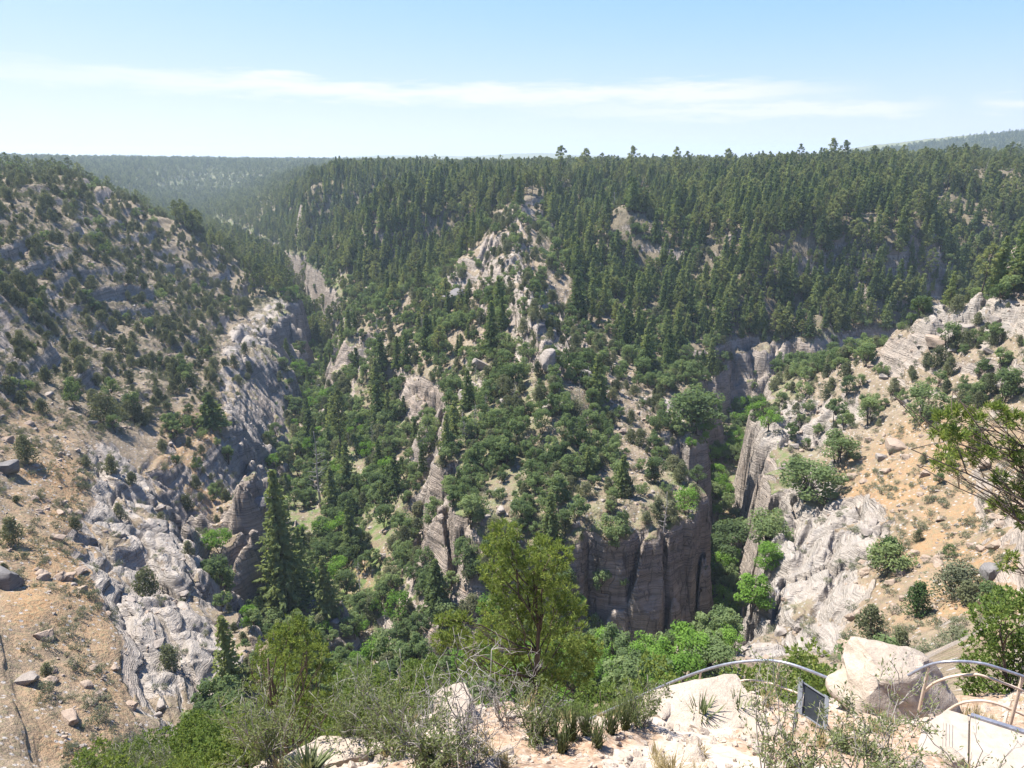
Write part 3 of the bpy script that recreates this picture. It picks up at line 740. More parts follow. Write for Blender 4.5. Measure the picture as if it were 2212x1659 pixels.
def broadleaf(seed, h=6.5, w=2.7, mat='oak', n=17, nb=88, leaf=.21):
    L = Leafy(seed); g = L.g; T = Leafy(seed + 1)
    stems = int(g.integers(1, 4))
    for k in range(stems):
        top = np.array([g.normal() * w * .3, g.normal() * w * .3, h * .72])
        T.limb(wander(g, (g.normal() * .25, g.normal() * .25, -.6), top, 6, .35), h * .02, .04, 5)
    for i in range(n):
        t = g.random() ** .8
        z = h * (.22 + .70 * t)
        R = w * math.sin((.18 + .74 * t) * math.pi) ** .6
        az = i * 2.39996 + g.normal() * .5
        d = R * (.45 + .5 * g.random())
        c = np.array([math.cos(az) * d, math.sin(az) * d, z])
        T.limb(wander(g, (0, 0, h * .25), c, 4, .25), .06, .02, 4)
        L.puff(c, w * (.26 + .2 * g.random()), nb, leaf, .85, .5, .45, .65)
    return L.mesh('broadleaf_crown', M[mat]), T.mesh('broadleaf_trunk', M['bark'])

def shrub(seed, h=1.1, w=.8, mat='grey', n=7, nb=46, leaf=.075):
    L = Leafy(seed); g = L.g; T = Leafy(seed + 1)
    for i in range(n):
        az = i * 2.4 + g.normal() * .4; d = w * (.15 + .6 * g.random())
        c = np.array([math.cos(az) * d, math.sin(az) * d, h * (.35 + .45 * g.random())])
        T.limb(wander(g, (0, 0, -.15), c, 4, .1), .025, .008, 4)
        L.puff(c, w * (.3 + .2 * g.random()), nb, leaf, .9, .4, .35, .4)
    return L.mesh('shrub_leaves', M[mat]), T.mesh('shrub_stems', M['twig'])

def snag(seed, h=11.0):
    T = Leafy(seed); g = T.g
    tr = wander(g, (0, 0, -.6), (g.normal() * .5, g.normal() * .5, h), 9, .35)
    T.limb(tr, h * .016, .04, 6)
    for i in range(26):
        t = .25 + .72 * g.random(); p = tr[int(t * 8)] + (tr[min(8, int(t * 8) + 1)] - tr[int(t * 8)]) * (t * 8 % 1)
        az = g.random() * 6.283; Lb = (1.0 - t * .7) * h * .16 * (.4 + g.random())
        q = wander(g, p, p + np.array([math.cos(az) * Lb, math.sin(az) * Lb, Lb * (.15 + .5 * g.random())]), 5, .22)
        T.limb(q, .055, .015, 4)
        for k in range(2):
            a = q[2 + k]; T.limb(wander(g, a, a + g.normal(size=3) * Lb * .28, 3, .1), .022, .008, 3)
    return T.mesh('snag_wood', M['pale_bark'])

# ------------------------------------------------------------------ things
def tag(o, label, cat, group=None, kind=None):
    if label: o['label'] = label
    if cat: o['category'] = cat
    if group: o['group'] = group
    if kind: o['kind'] = kind
    return o
def link(name, data, parent=None):
    o = bpy.data.objects.new(name, data); COL.objects.link(o)
    if parent is not None: o.parent = parent
    return o
def empty(name, loc=(0, 0, 0), rz=0.0, sc=1.0):
    o = bpy.data.objects.new(name, None); COL.objects.link(o)
    o.location = loc; o.rotation_euler = (0, 0, rz); o.scale = (sc, sc, sc) if isinstance(sc, (int, float)) else sc
    o.empty_display_size = 0.3
    return o

KIND = {}
def add_kind(key, name, cat, parts, makers):
    """prototypes of one kind: the separate part meshes and the same joined for far copies"""
    var = []
    for m in makers:
        ms = m if isinstance(m, tuple) else (m,)
        joined = join_mesh(name, list(ms)) if len(ms) > 1 else ms[0]
        hh = max(v.co.z for v in joined.vertices)
        var.append((ms, joined, hh))
    KIND[key] = dict(name=name, cat=cat, parts=parts, var=var)
add_kind('fir', 'fir_tree', 'fir tree', ('crown', 'trunk'), [fir(100 + 7 * i, 11.5 + 1.3 * (i % 3), 2.7 + .38 * (i % 4)) for i in range(7)])
add_kind('pine', 'pine_tree', 'pine tree', ('crown', 'trunk'), [pine(200 + 7 * i, 11.5 + 1.4 * (i % 3), 2.6 + .4 * (i % 3)) for i in range(7)])
add_kind('juniper', 'juniper_tree', 'juniper', ('crown', 'trunk'), [juniper(300 + 7 * i, 3.9 + .45 * (i % 3), 1.75 + .2 * (i % 4)) for i in range(6)])
add_kind('oak', 'oak_tree', 'oak', ('crown', 'trunk'), [broadleaf(400 + 7 * i, 6 + .6 * (i % 3), 2.4 + .25 * (i % 4)) for i in range(6)])
add_kind('elder', 'box_elder_tree', 'broadleaf tree', ('crown', 'trunk'), [broadleaf(500 + 7 * i, 7 + .8 * (i % 3), 3.1 + .3 * (i % 3), 'elder') for i in range(4)])
add_kind('shrub', 'shrub', 'shrub', ('leaves', 'stems'), [shrub(600 + 7 * i, 1.0 + .15 * (i % 3), .75 + .15 * (i % 3)) for i in range(5)])
add_kind('snag', 'dead_tree', 'dead tree', ('trunk',), [snag(700 + 7 * i, 9 + i) for i in range(4)])
# ------------------------------------------------------------------ where things grow: zones of the land, each with plants per 100 square metres
ZONES = [
    ('far', "on the distant plateau", [(-300, 100), (2500, 100), (2500, 700), (-300, 700)], dict(pine=1.6, fir=.4, juniper=.5)),
    ('far_left', "far up the canyon", [(-300, 300), (300, 335), (620, 340), (600, 620), (480, 560), (300, 430), (200, 375), (-300, 360)], dict(pine=3.4, juniper=6.5)),
    ('left_slope', 'on the ledgy left slope', [(-300, 350), (210, 378), (310, 430), (480, 560), (655, 640), (650, 760), (560, 780), (500, 900), (400, 900), (230, 950), (-300, 880)], dict(snag=0.08, juniper=7.0, shrub=34, oak=.4)),
    ('left_low', "on the orange left slope", [(-300, 850), (230, 940), (190, 1120), (300, 1350), (330, 1500), (420, 1659), (420, 2000), (-300, 2000)], dict(juniper=.7, shrub=22)),
    ('hollow', "in the orange hollow", [(360, 870), (505, 870), (520, 960), (500, 1050), (560, 1100), (450, 1180), (330, 1040)], dict(juniper=2.2, shrub=14, oak=2.4, steep=3)),
    ('left_rock', "on pale left slickrock", [(205, 945), (300, 1000), (340, 1080), (440, 1180), (445, 1290), (400, 1300), (530, 1430), (480, 1540), (380, 1659), (300, 1659), (300, 1500), (250, 1330), (170, 1220), (165, 1150), (200, 1080)], dict(shrub=4.5, juniper=.35)),
    ('far_rock', "on the left cliff", [(480, 700), (600, 640), (665, 650), (660, 700), (570, 770), (510, 800), (510, 900), (600, 930), (590, 1050), (500, 1050), (480, 900), (470, 790)], dict(shrub=5, juniper=.8)),
    ('plateau', "along the skyline rim", [(560, 300), (2500, 250), (2500, 400), (1250, 400), (1100, 410), (700, 400), (560, 380)], dict(snag=0.25, pine=2.6, fir=.25, juniper=.8, oak=.3)),
    ('forest_left', "in the left forest", [(480, 480), (600, 370), (1110, 395), (1090, 460), (1000, 560), (940, 600), (880, 690), (760, 640), (640, 570), (560, 600)], dict(snag=0.35, pine=2.6, fir=3.4, oak=2.4, juniper=1.6, steep=3)),
    ('flank', "on the ridge's left flank", [(760, 640), (940, 590), (1060, 560), (1100, 660), (1110, 800), (1000, 900), (870, 860), (830, 760), (780, 700)], dict(snag=0.3, fir=.6, oak=8, juniper=3.0, pine=.5, shrub=4)),
    ('ridge', "among the ridge ledges", [(1060, 450), (1180, 450), (1250, 560), (1200, 620), (1250, 690), (1265, 790), (1130, 790), (1090, 640), (1010, 640), (940, 610), (1050, 540)], dict(shrub=12, juniper=3.6, oak=1.6, steep=3)),
    ('forest_mid', "right of the ridge", [(1180, 400), (1500, 400), (1560, 560), (1540, 720), (1440, 780), (1340, 790), (1260, 760), (1240, 680), (1230, 580), (1190, 480)], dict(snag=0.4, juniper=4.0, fir=2.0, oak=3.0, shrub=5, pine=.8, steep=3)),
    ('forest_right', "in the right forest", [(1450, 395), (2500, 390), (2500, 620), (1900, 730), (1540, 740), (1560, 560)], dict(snag=0.35, fir=3.8, pine=4.6, oak=1.0, steep=3)),
    ('nose', "on the ridge nose", [(870, 850), (1000, 880), (1110, 790), (1270, 790), (1330, 880), (1340, 1050), (1380, 1180), (1280, 1260), (1040, 1220), (900, 1200), (860, 1000)], dict(snag=0.3, oak=11.5, juniper=3.6, fir=.3, shrub=5)),
    ('nose_right', "on the nose's right shoulder", [(1270, 780), (1350, 770), (1420, 850), (1500, 960), (1490, 1040), (1540, 1150), (1380, 1160), (1330, 1020), (1310, 880)], dict(oak=2.0, juniper=3.0, shrub=10)),
    ('nose_left', "below the ridge nose", [(760, 850), (870, 840), (880, 1000), (900, 1200), (1040, 1220), (1000, 1430), (880, 1420), (820, 1250), (760, 1000)], dict(oak=9.0, juniper=3.4, fir=.7, shrub=6)),
    ('nose_front', "on the nose's front cliff", [(1030, 1170), (1400, 1170), (1390, 1290), (1310, 1330), (1290, 1470), (1030, 1470)], dict(oak=5.5, juniper=1.5, shrub=3, steep=9)),
    ('gorge_rim', 'on the right gorge rim', [(1330, 750), (1560, 735), (1580, 790), (1500, 870), (1400, 850)], dict(oak=7, juniper=3.5, shrub=8, fir=1.0, steep=3)),
    ('gorge_far', 'beside the right gorge', [(1620, 800), (1880, 715), (1900, 760), (1740, 860), (1640, 910)], dict(oak=7, juniper=4, shrub=10, steep=3)),
    ('arm_wall', 'on the left arm\'s right wall', [(600, 540), (720, 560), (860, 700), (900, 840), (870, 900), (780, 860), (680, 720), (610, 640)], dict(oak=4.0, juniper=2.5, fir=.3, shrub=5, steep=5)),
    ('floor_left', "on the left canyon floor", [(560, 560), (640, 590), (700, 700), (760, 860), (870, 1000), (870, 1250), (1000, 1440), (1000, 1600), (400, 1600), (540, 1430), (440, 1250), (450, 1100), (560, 1100), (620, 950), (600, 800), (665, 720)], dict(snag=0.25, oak=9.0, elder=.7, juniper=3.6, fir=.35)),
    ('floor_right', "in the shaded right gorge", [(1480, 930), (1540, 880), (1620, 880), (1680, 850), (1640, 920), (1610, 990), (1690, 1080), (1690, 1200), (1600, 1400), (1430, 1560), (1000, 1560), (1000, 1440), (1440, 1420), (1540, 1280), (1490, 1000)], dict(elder=3.2, oak=6.0)),
    ('right_top', "on the right promontory", [(1640, 930), (1720, 850), (1880, 735), (1985, 680), (2500, 560), (2500, 900), (2000, 900), (1850, 960), (1700, 970)], dict(juniper=2.2, oak=2.0, shrub=11)),
    ('right_slope', "on the sandy right slope", [(1700, 970), (1850, 950), (2000, 890), (2500, 880), (2500, 1700), (1600, 1700), (1580, 1400), (1690, 1160)], dict(juniper=.4, shrub=17, oak=.15)),
    ('right_rock', "on pale right slickrock", [(1680, 1060), (1760, 990), (1840, 1000), (1780, 1080), (1900, 1060), (1920, 1130), (1850, 1220), (1880, 1260), (1830, 1340), (1800, 1420), (1580, 1430), (1580, 1360), (1640, 1290), (1680, 1160)], dict(shrub=5, juniper=.12)),
]
HERE = {z[0]: z[1] for z in ZONES}

SITES = {}
taken = []          # (x, y, r) kept clear for hand-placed things
def visible_share(x, y, z, h):
    r = np.hypot(x, y); t = np.arctan2(x, y)
    i = np.clip(np.searchsorted(RR, r * .985) - 1, 0, NR - 1); j = np.clip(np.searchsorted(TH, t), 0, NT - 1)
    hor = CUMEL[i, j] * r
    return np.clip((z + h - hor) / h, -3, 1)
def scatter(kind, rmin, rmax, dmax, gap, smin, smax, clump=18.0, slope_max=1.5, seed=0, u_max=140):
    g = np.random.default_rng(seed)
    half = R_(39.5)
    area = half * (rmax ** 2 - rmin ** 2)
    n = int(area * dmax / 100)
    r = np.sqrt(g.random(n) * (rmax ** 2 - rmin ** 2) + rmin ** 2); t = (g.random(n) * 2 - 1) * half
    x, y = r * np.sin(t), r * np.cos(t)
    z = grid_at(H, x, y); sl = grid_at(SL, x, y)
    u, v, d = project(x, y, z)
    zi = np.full(n, -1); dens = np.zeros(n); smax_z = np.full(n, slope_max)
    for k, (zn, ph, poly, dd) in enumerate(ZONES):
        m = in_poly(u, v, poly); zi[m] = k; dens[m] = dd.get(kind, 0); smax_z[m] = dd.get('steep', slope_max)
    dc = grid_at(DC, x, y)
    if kind in ('oak', 'elder'):
        dens = np.where((dc < 12) & (r < 520), np.maximum(dens, 1.6 if kind == 'oak' else .5), dens)
    beyond = (zi == [q[0] for q in ZONES].index('left_slope')) & (r > 600)
    if kind in ('pine', 'juniper'):
        dens = np.where(beyond, 3.0, dens)
        dens = np.where((dc < 40) & (r > 430), np.maximum(dens, 3.5), dens)
    cm = sstep(-.45, .35, noise(x / clump, y / clump, seed + 5)) * (1.2 if kind in ('fir', 'pine') else 1.5) + (.4 if kind in ('fir', 'pine') else .12)
    ok = (g.random(n) * dmax < dens * cm) & (sl < smax_z * (0.8 + .4 * g.random(n))) & (zi >= 0) & (u > -u_max) & (u < 2212 + u_max) & (v < 1760)
    s = smin + (smax - smin) * g.random(n) ** (1.5 if kind != 'pine' else 2.2)
    hh = np.mean([q[2] for q in KIND[kind]['var']]) * s
    vis = visible_share(x, y, z, hh)
    ok &= vis > -0.6
    idx = np.nonzero(ok)[0]
    cell = {}; keep = []
    for i in idx:
        cx, cy = int(x[i] // gap), int(y[i] // gap); good = True
        for a in (-1, 0, 1):
            for b in (-1, 0, 1):
                for q in cell.get((cx + a, cy + b), ()):
                    if (x[q] - x[i]) ** 2 + (y[q] - y[i]) ** 2 < gap * gap: good = False
        for (tx, ty, tr) in taken:
            if (x[i] - tx) ** 2 + (y[i] - ty) ** 2 < tr * tr: good = False
        if good:
            cell.setdefault((cx, cy), []).append(i); keep.append(i)
    k = np.array(keep, int)
    SITES[kind] = dict(x=x[k], y=y[k], z=z[k], s=s[k], h=hh[k], u=u[k], v=v[k], d=d[k], vis=vis[k], zone=zi[k], rz=g.random(len(k)) * 6.283, var=g.integers(0, len(KIND[kind]['var']), len(k)))

NAMEWORDS = {
    'fir': (['slender dark conical fir', 'dark conical fir', 'tall dark conical fir'], 'dark firs on the canyon sides', 'fir_wood', 'dark conical firs covering the far canyon sides'),
    'pine': (['small round-topped pine', 'round-topped pine', 'tall round-topped pine'], 'pines on the rim and slopes', 'pine_wood', 'pines covering the plateau beyond the canyon rim'),
    'juniper': (['low rounded juniper', 'rounded olive juniper', 'large rounded juniper'], 'junipers dotted over the slopes', 'juniper_undergrowth', 'small junipers scattered across the farther slopes'),
    'oak': (['low bushy green oak', 'bushy green oak', 'tall bushy green oak'], 'green oaks on the ridge and canyon floor', 'oak_undergrowth', 'green oak scrub filling the slopes and canyon floor'),
    'elder': (['small bright green broadleaf tree', 'bright green broadleaf tree', 'large bright green broadleaf tree'], 'bright green trees in the gorge', 'gorge_foliage', 'bright green trees in the gorge'),
    'shrub': (['low grey-green shrub', 'grey-green shrub', 'wide grey-green shrub'], 'grey-green shrubs on the dry slopes', 'shrub_undergrowth', 'small grey-green shrubs dotted over the dry slopes'),
    'snag': (['small bare dead tree', 'bare grey dead tree', 'tall bare grey dead tree'], 'dead trees on the slopes', 'dead_wood', 'dead trees'),
}
used_labels = set()
def place_label(words_, zone, u, v):
    for f in ('{:.0f}', '{:.1f}', '{:.2f}'):
        l = f'{words_} {HERE[zone]}, ' + f.format(u / 22.12) + '% across, ' + f.format(v / 16.59) + '% down'
        if l not in used_labels: break
    used_labels.add(l)
    return l

# ------------------------------------------------------------------ stuff: one object, its copies set by a small node tree
def stuff(name, label, protos, x, y, z, s, rz, var, tilt=None):
    n = len(x)
    if n == 0: return None
    me = bpy.data.meshes.new(name)
    me.vertices.add(n); me.vertices.foreach_set('co', np.stack([x, y, z], 1).astype(np.float32).ravel())
    a = me.attributes.new('size', 'FLOAT_VECTOR', 'POINT')
    s = np.asarray(s, float)
    if s.ndim == 1: s = np.stack([s, s, s], 1)
    a.data.foreach_set('vector', s.astype(np.float32).ravel())
    a = me.attributes.new('turn', 'FLOAT_VECTOR', 'POINT')
    rot = np.zeros((n, 3)); rot[:, 2] = rz
    if tilt is not None: rot[:, :2] = tilt
    a.data.foreach_set('vector', rot.astype(np.float32).ravel())
    a = me.attributes.new('which', 'INT', 'POINT'); a.data.foreach_set('value', np.asarray(var, np.int32))
    o = link(name, me); tag(o, label, None, None, 'stuff')
    ng = bpy.data.node_groups.new(name, 'GeometryNodeTree')
    ng.interface.new_socket('Geometry', in_out='INPUT', socket_type='NodeSocketGeometry')
    ng.interface.new_socket('Geometry', in_out='OUTPUT', socket_type='NodeSocketGeometry')
    k = NT_(ng)
    gi = k.n('NodeGroupInput'); go = k.n('NodeGroupOutput')
    sz = k.n('GeometryNodeInputNamedAttribute', data_type='FLOAT_VECTOR', ins={'Name': 'size'}).outputs['Attribute']
    tn = k.n('GeometryNodeInputNamedAttribute', data_type='FLOAT_VECTOR', ins={'Name': 'turn'}).outputs['Attribute']
    wh = k.n('GeometryNodeInputNamedAttribute', data_type='INT', ins={'Name': 'which'}).outputs['Attribute']
    jn = k.n('GeometryNodeJoinGeometry')
    for i, pm in enumerate(protos):
        po = bpy.data.objects.new(name + '_source', pm)
        oi = k.n('GeometryNodeObjectInfo', transform_space='ORIGINAL'); oi.inputs['Object'].default_value = po; oi.inputs['As Instance'].default_value = False
        eq = k.n('FunctionNodeCompare', data_type='INT', operation='EQUAL')
        k.t.links.new(wh, eq.inputs[2]); eq.inputs[3].default_value = i
        ip = k.n('GeometryNodeInstanceOnPoints')
        k.t.links.new(gi.outputs[0], ip.inputs['Points']); k.t.links.new(eq.outputs[0], ip.inputs['Selection'])
        k.t.links.new(oi.outputs['Geometry'], ip.inputs['Instance']); k.t.links.new(tn, ip.inputs['Rotation']); k.t.links.new(sz, ip.inputs['Scale'])
        k.t.links.new(ip.outputs[0], jn.inputs[0])
    k.t.links.new(jn.outputs[0], go.inputs[0])
    md = o.modifiers.new('spread', 'NODES'); md.node_group = ng
    return o

def grow(kind, top=300, parts_px=26):
    """the largest in view become things of their own, the rest one mass"""
    K = KIND[kind]; Sx = SITES[kind]; words_, group, sname, slabel = NAMEWORDS[kind]
    n = len(Sx['x'])
    px = Sx['h'] / Sx['d'] * FPX * (1024 / 2212) * np.clip(Sx['vis'], 0, 1)
    inside = (Sx['u'] > -5) & (Sx['u'] < 2217) & (Sx['v'] < 1665) & (Sx['vis'] > .25)
    order = np.argsort(-np.where(inside, px, -1))
    big = [i for i in order[:top] if inside[i]]
    lo, hi = (np.percentile(Sx['s'][big], [33, 67]) if len(big) else (0, 0))
    for i in big:
        ms, joined, hh = K['var'][Sx['var'][i]]
        s = Sx['s'][i]
        zone = ZONES[Sx['zone'][i]][0]
        if zone == 'left_slope' and Sx['d'][i] > 600: zone = 'far_left'
        lab = place_label(words_[0 if s < lo else 2 if s > hi else 1], zone, Sx['u'][i], Sx['v'][i] - px[i] * 1.08)
        loc = (Sx['x'][i], Sx['y'][i], Sx['z'][i] - .05)
        if px[i] > parts_px and len(ms) > 1:
            o = empty(K['name'], loc, Sx['rz'][i], float(s))
            for pn, pm in zip(K['parts'], ms): link(pn, pm, o)
        else:
            o = link(K['name'], joined); o.location = loc; o.rotation_euler = (0, 0, Sx['rz'][i]); o.scale = (s, s, s)
        tag(o, lab, K['cat'], group)
    rest = np.setdiff1d(np.arange(n), np.array(big, int))
    if len(rest):
        stuff(sname, slabel, [q[1] for q in K['var']], Sx['x'][rest], Sx['y'][rest], Sx['z'][rest] - .05, Sx['s'][rest], Sx['rz'][rest], Sx['var'][rest])
    print('GROW', kind, n, len(big), len(rest), 'min px', round(float(px[big[-1]]), 1) if big else None, 'max', round(float(px[big[0]]), 1) if big else None)
# ------------------------------------------------------------------ rocks
def rock_mat(name, a, b, c, sc=1.0, lichen=(0.10, 0.095, 0.09)):
    m, k, out = new_mat(name)
    pos = k.n('ShaderNodeTexCoord').outputs['Object']
    wp = k.n('ShaderNodeNewGeometry').outputs['Position']
    n1 = k.noise(wp, 1.2 * sc, 5, .65); n2 = k.noise(wp, 6 * sc, 5, .7)
    bed = k.noise(k.mapping(wp, (.3, .3, 3.2)), 1.4 * sc, 4, .65, .5)
    col = k.ramp(k.math('ADD', k.math('MULTIPLY', bed, .6), k.math('MULTIPLY', n2, .4)), [(.3, a), (.5, b), (.72, c)])
    col = k.mix(k.math('MULTIPLY', k.ramp(n1, [(.56, 0.0), (.68, 1.0)]), .55), col, lichen)
    nb = bump(k, k.math('ADD', n2, k.math('MULTIPLY', bed, .8)), .10 / sc, .9)
    pit = k.noise(wp, 26 * sc, 3, .7)
    nb = bump(k, pit, .03 / sc, .6, nb)
    finish(k, out, col, .93, nb, .12)
    return m
MR = {
    'grey': rock_mat('grey_sandstone', (.17, .145, .125), (.26, .225, .195), (.34, .30, .26), .5),
    'tan': rock_mat('tan_sandstone', (.20, .15, .115), (.285, .22, .17), (.36, .29, .23), .5),
    'pale': rock_mat('pale_limestone', (.265, .21, .165), (.36, .30, .24), (.435, .375, .315), 2.2, (.28, .215, .165)),
    'dark': rock_mat('dark_limestone', (.085, .08, .078), (.145, .135, .13), (.23, .215, .205), 1.5, (.055, .053, .05)),
}
def boulder_mesh(name, seed, mat, dims=(1, 1, .7), cuts=7, sub=3, rough=.07, beds=0.0, sharp=.75):
    """a block knapped by planes, worn at the edges and roughened"""
    g = np.random.default_rng(seed)
    bm = bmesh.new(); bmesh.ops.create_cube(bm, size=2.0)
    for i in range(cuts):
        d = unit(g.normal(size=3) * np.array([1, 1, .8])); 
        r = bmesh.ops.bisect_plane(bm, geom=bm.verts[:] + bm.edges[:] + bm.faces[:], plane_co=Vector(d * (sharp + .28 * g.random())), plane_no=Vector(d), clear_outer=True)
        ed = [e for e in bm.edges if e.is_boundary]
        if ed: bmesh.ops.holes_fill(bm, edges=ed)
    bmesh.ops.triangulate(bm, faces=bm.faces[:])
    for k in range(2 + (sub > 3)):
        bmesh.ops.subdivide_edges(bm, edges=[e for e in bm.edges if e.calc_length() > .22], cuts=1, use_grid_fill=True)
        bmesh.ops.triangulate(bm, faces=bm.faces[:])
    bmesh.ops.smooth_vert(bm, verts=bm.verts[:], factor=.5, use_axis_x=True, use_axis_y=True, use_axis_z=True)
    co = np.array([v.co[:] for v in bm.verts])
    nr = np.array([v.normal[:] for v in bm.verts])
    f = fbm(co[:, 0] * 2.1 + co[:, 2] * 1.3 + seed, co[:, 1] * 2.1 - co[:, 2] * 1.7, 3, seed % 50)
    off = f * rough
    if beds: off = off + beds * (noise(co[:, 2] * 4.5 + f * .3, co[:, 0] * .3 + seed, 5))
    co = (co + nr * off[:, None]) * np.array(dims)
    for v, c in zip(bm.verts, co): v.co = c
    bm.normal_update()
    me = bpy.data.meshes.new(name); bm.to_mesh(me); bm.free()
    me.materials.append(mat)
    me.shade_smooth()
    try: me.set_sharp_from_angle(angle=R_(48))
    except Exception: pass
    return me

def put_rock(u, v, wpx, dims, mat, label, seed, name='boulder', sink=.25, rz=None, tilt=(0, 0), **kw):
    """a boulder resting on the ground seen at (u,v), wpx picture units wide"""
    p = hit(u, v); d = project(p.x, p.y, p.z)[2]
    w = wpx * d / FPX / 2
    me = boulder_mesh(name, seed, MR[mat], (1.0, dims[0], dims[1]), **kw)
    o = link(name, me); o.scale = (w, w, w)
    o.location = (p.x, p.y, p.z + w * dims[1] * (1 - 2 * sink))
    o.rotation_euler = (tilt[0], tilt[1], seed * 1.7 if rz is None else rz)
    tag(o, label, 'boulder')
    taken.append((p.x, p.y, w * .9))
    return o
put_rock(566, 1100, 42, (.8, .75), 'dark', 'dark angular boulder among the trees of the left canyon floor', 33)
put_rock(1936, 972, 50, (.8, .42), 'tan', 'flat-topped tan boulder on the right slope beside a dark juniper', 34, sink=.15, cuts=5)
put_rock(1905, 992, 24, (.8, .6), 'grey', 'small grey boulder below the flat-topped tan one', 35)
put_rock(2140, 1240, 50, (.8, .62), 'dark', 'rough dark grey boulder alone on the sandy right slope', 36, rough=.14)
put_rock(1184, 795, 40, (.9, 1.1), 'grey', 'upright pale block at the foot of the ridge ledges', 38, sink=.12, beds=.06)
put_rock(1262, 820, 34, (.9, .7), 'grey', 'grey boulder at the right end of the ridge foot', 40)
put_rock(1040, 795, 52, (.55, .35), 'grey', 'tilted grey slab among green trees on the ridge flank', 41, tilt=(.1, .55))
put_rock(1008, 862, 40, (.7, .6), 'grey', 'grey block half hidden in oaks on the ridge flank', 42)
put_rock(985, 652, 58, (.6, .5), 'dark', 'long dark-sided slab jutting from the left side of the ridge', 43, tilt=(0, .25), beds=.07)
put_rock(850, 1012, 40, (.8, .7), 'tan', 'tan boulder on the broken slope below the nose', 44)
put_rock(1195, 882, 58, (.7, .35), 'grey', 'broad flat ledge block in the middle of the ridge nose', 45, cuts=5, beds=.05)
put_rock(8, 1262, 60, (.9, .8), 'dark', 'dark boulder at the left edge of the orange slope', 48)
put_rock(20, 1020, 40, (.9, .8), 'dark', 'dark boulder higher up the orange left slope', 49)
put_rock(60, 1470, 44, (.8, .4), 'grey', 'flat grey slab on the orange slope at lower left', 50)
put_rock(2080, 720, 46, (.8, .55), 'grey', 'stacked grey block on the right promontory', 51, beds=.08)
put_rock(2150, 695, 44, (.8, .5), 'grey', 'grey bedded block on the right promontory', 52, beds=.1, cuts=11, sharp=.6, sink=.35)
put_rock(2020, 745, 44, (.8, .5), 'tan', 'tan block with an orange hollow on the right promontory', 53, beds=.06)
put_rock(2180, 830, 54, (.8, .5), 'grey', 'pale rounded boulder right of the junipers on the right slope', 54)
# scattered boulders of middling size
BP = {m: [boulder_mesh('boulder', 900 + 13 * i + len(m), MR[m], (1, .8 + .1 * (i % 3), .5 + .15 * (i % 3)), cuts=9 + i % 3, beds=.05 * (i % 2), rough=.12, sharp=.62) for i in range(4)] for m in ('grey', 'tan')}
def scatter_rocks():
    g = np.random.default_rng(77)
    n = 60000
    r = np.sqrt(g.random(n)) * 380 + 0; r = np.where(r < 62, 62 + g.random(n) * 200, r); t = (g.random(n) * 2 - 1) * R_(39)
    x, y = r * np.sin(t), r * np.cos(t); z = grid_at(H, x, y); sl = grid_at(SL, x, y); u, v, d = project(x, y, z)
    zi = np.full(n, -1); den = np.zeros(n)
    W_ = dict(left_slope=.45, left_low=.5, hollow=.2, left_rock=.25, far_rock=.3, ridge=.12, nose=.2, nose_right=.6, nose_left=.5, right_top=.6, right_slope=.4, right_rock=.15, floor_left=.12, flank=.3, forest_mid=.2)
    for k, q in enumerate(ZONES):
        m = in_poly(u, v, q[2]); zi[m] = k; den[m] = W_.get(q[0], 0)
    s = .16 + .75 * g.random(n) ** 6
    vis = visible_share(x, y, z, s + .3)
    ok = (g.random(n) < den * (.3 + 1.4 * sstep(-.2, .5, noise(x / 12, y / 12, 6)))) & (sl < 1.7) & (vis > .2) & (u > -60) & (u < 2272) & (v < 1700) & (v > 300)
    i = np.nonzero(ok)[0]
    i = i[np.argsort(-(s[i] / d[i]))]
    inside = [k for k in i if 0 < u[k] < 2212 and v[k] < 1655][:170]
    zone_c = {'left_low': 'tan', 'right_slope': 'tan', 'nose_right': 'tan', 'hollow': 'tan'}
    nm = {'grey': 'grey boulder', 'tan': 'tan boulder'}
    for k in inside:
        zn = ZONES[zi[k]][0]; c = zone_c.get(zn, 'grey')
        o = link('boulder', BP[c][int(g.integers(0, 4))]); q = float(s[k] * 1.5)
        o.scale = (q, q, q); o.location = (x[k], y[k], z[k] + q * .15); o.rotation_euler = (g.normal() * .2, g.normal() * .2, g.random() * 6.28)
        tag(o, place_label(('small ' if s[k] < .55 else 'large ' if s[k] > .8 else 'middling ') + nm[c], zn, u[k], v[k]), 'boulder', 'boulders strewn over the slopes')
    rest = np.setdiff1d(i, np.array(inside, int))
    stuff('rubble', 'loose stones and rubble lying over the dry slopes', BP['grey'][:3] + BP['tan'][:3], x[rest], y[rest], z[rest] + s[rest] * .1, s[rest], g.random(len(rest)) * 6.28, g.integers(0, 6, len(rest)))
    print('ROCKS', len(i), len(inside))

# ------------------------------------------------------------------ near shelf: big pale boulders
put_rock(1922, 1532, 262, (.75, .58), 'pale', 'big pale limestone boulder with a flat sunlit top beside the railing', 61, sink=.16, cuts=11, sub=4, rough=.12, rz=.5, tilt=(.12, .1), sharp=.72)
put_rock(1520, 1552, 225, (.6, .25), 'pale', 'long low rounded limestone rock left of the sign', 62, sink=.25, cuts=6, sub=4, rz=.25, rough=.10, sharp=.8)
put_rock(1222, 1545, 78, (.7, .75), 'dark', 'dark pointed rock at the edge of the gravel shelf', 63, sink=.2, cuts=9, sharp=.55)
put_rock(985, 1560, 120, (.7, .5), 'pale', 'pale limestone rock behind the grey leafless shrub', 64, sink=.25, cuts=5, sub=4)
put_rock(2052, 1648, 56, (.8, .7), 'pale', 'pinkish block of rock beside the concrete path', 65, sink=.25)
put_rock(1425, 1548, 62, (.8, .6), 'pale', 'blocky pale rock at the left end of the long low one', 66, sink=.25)
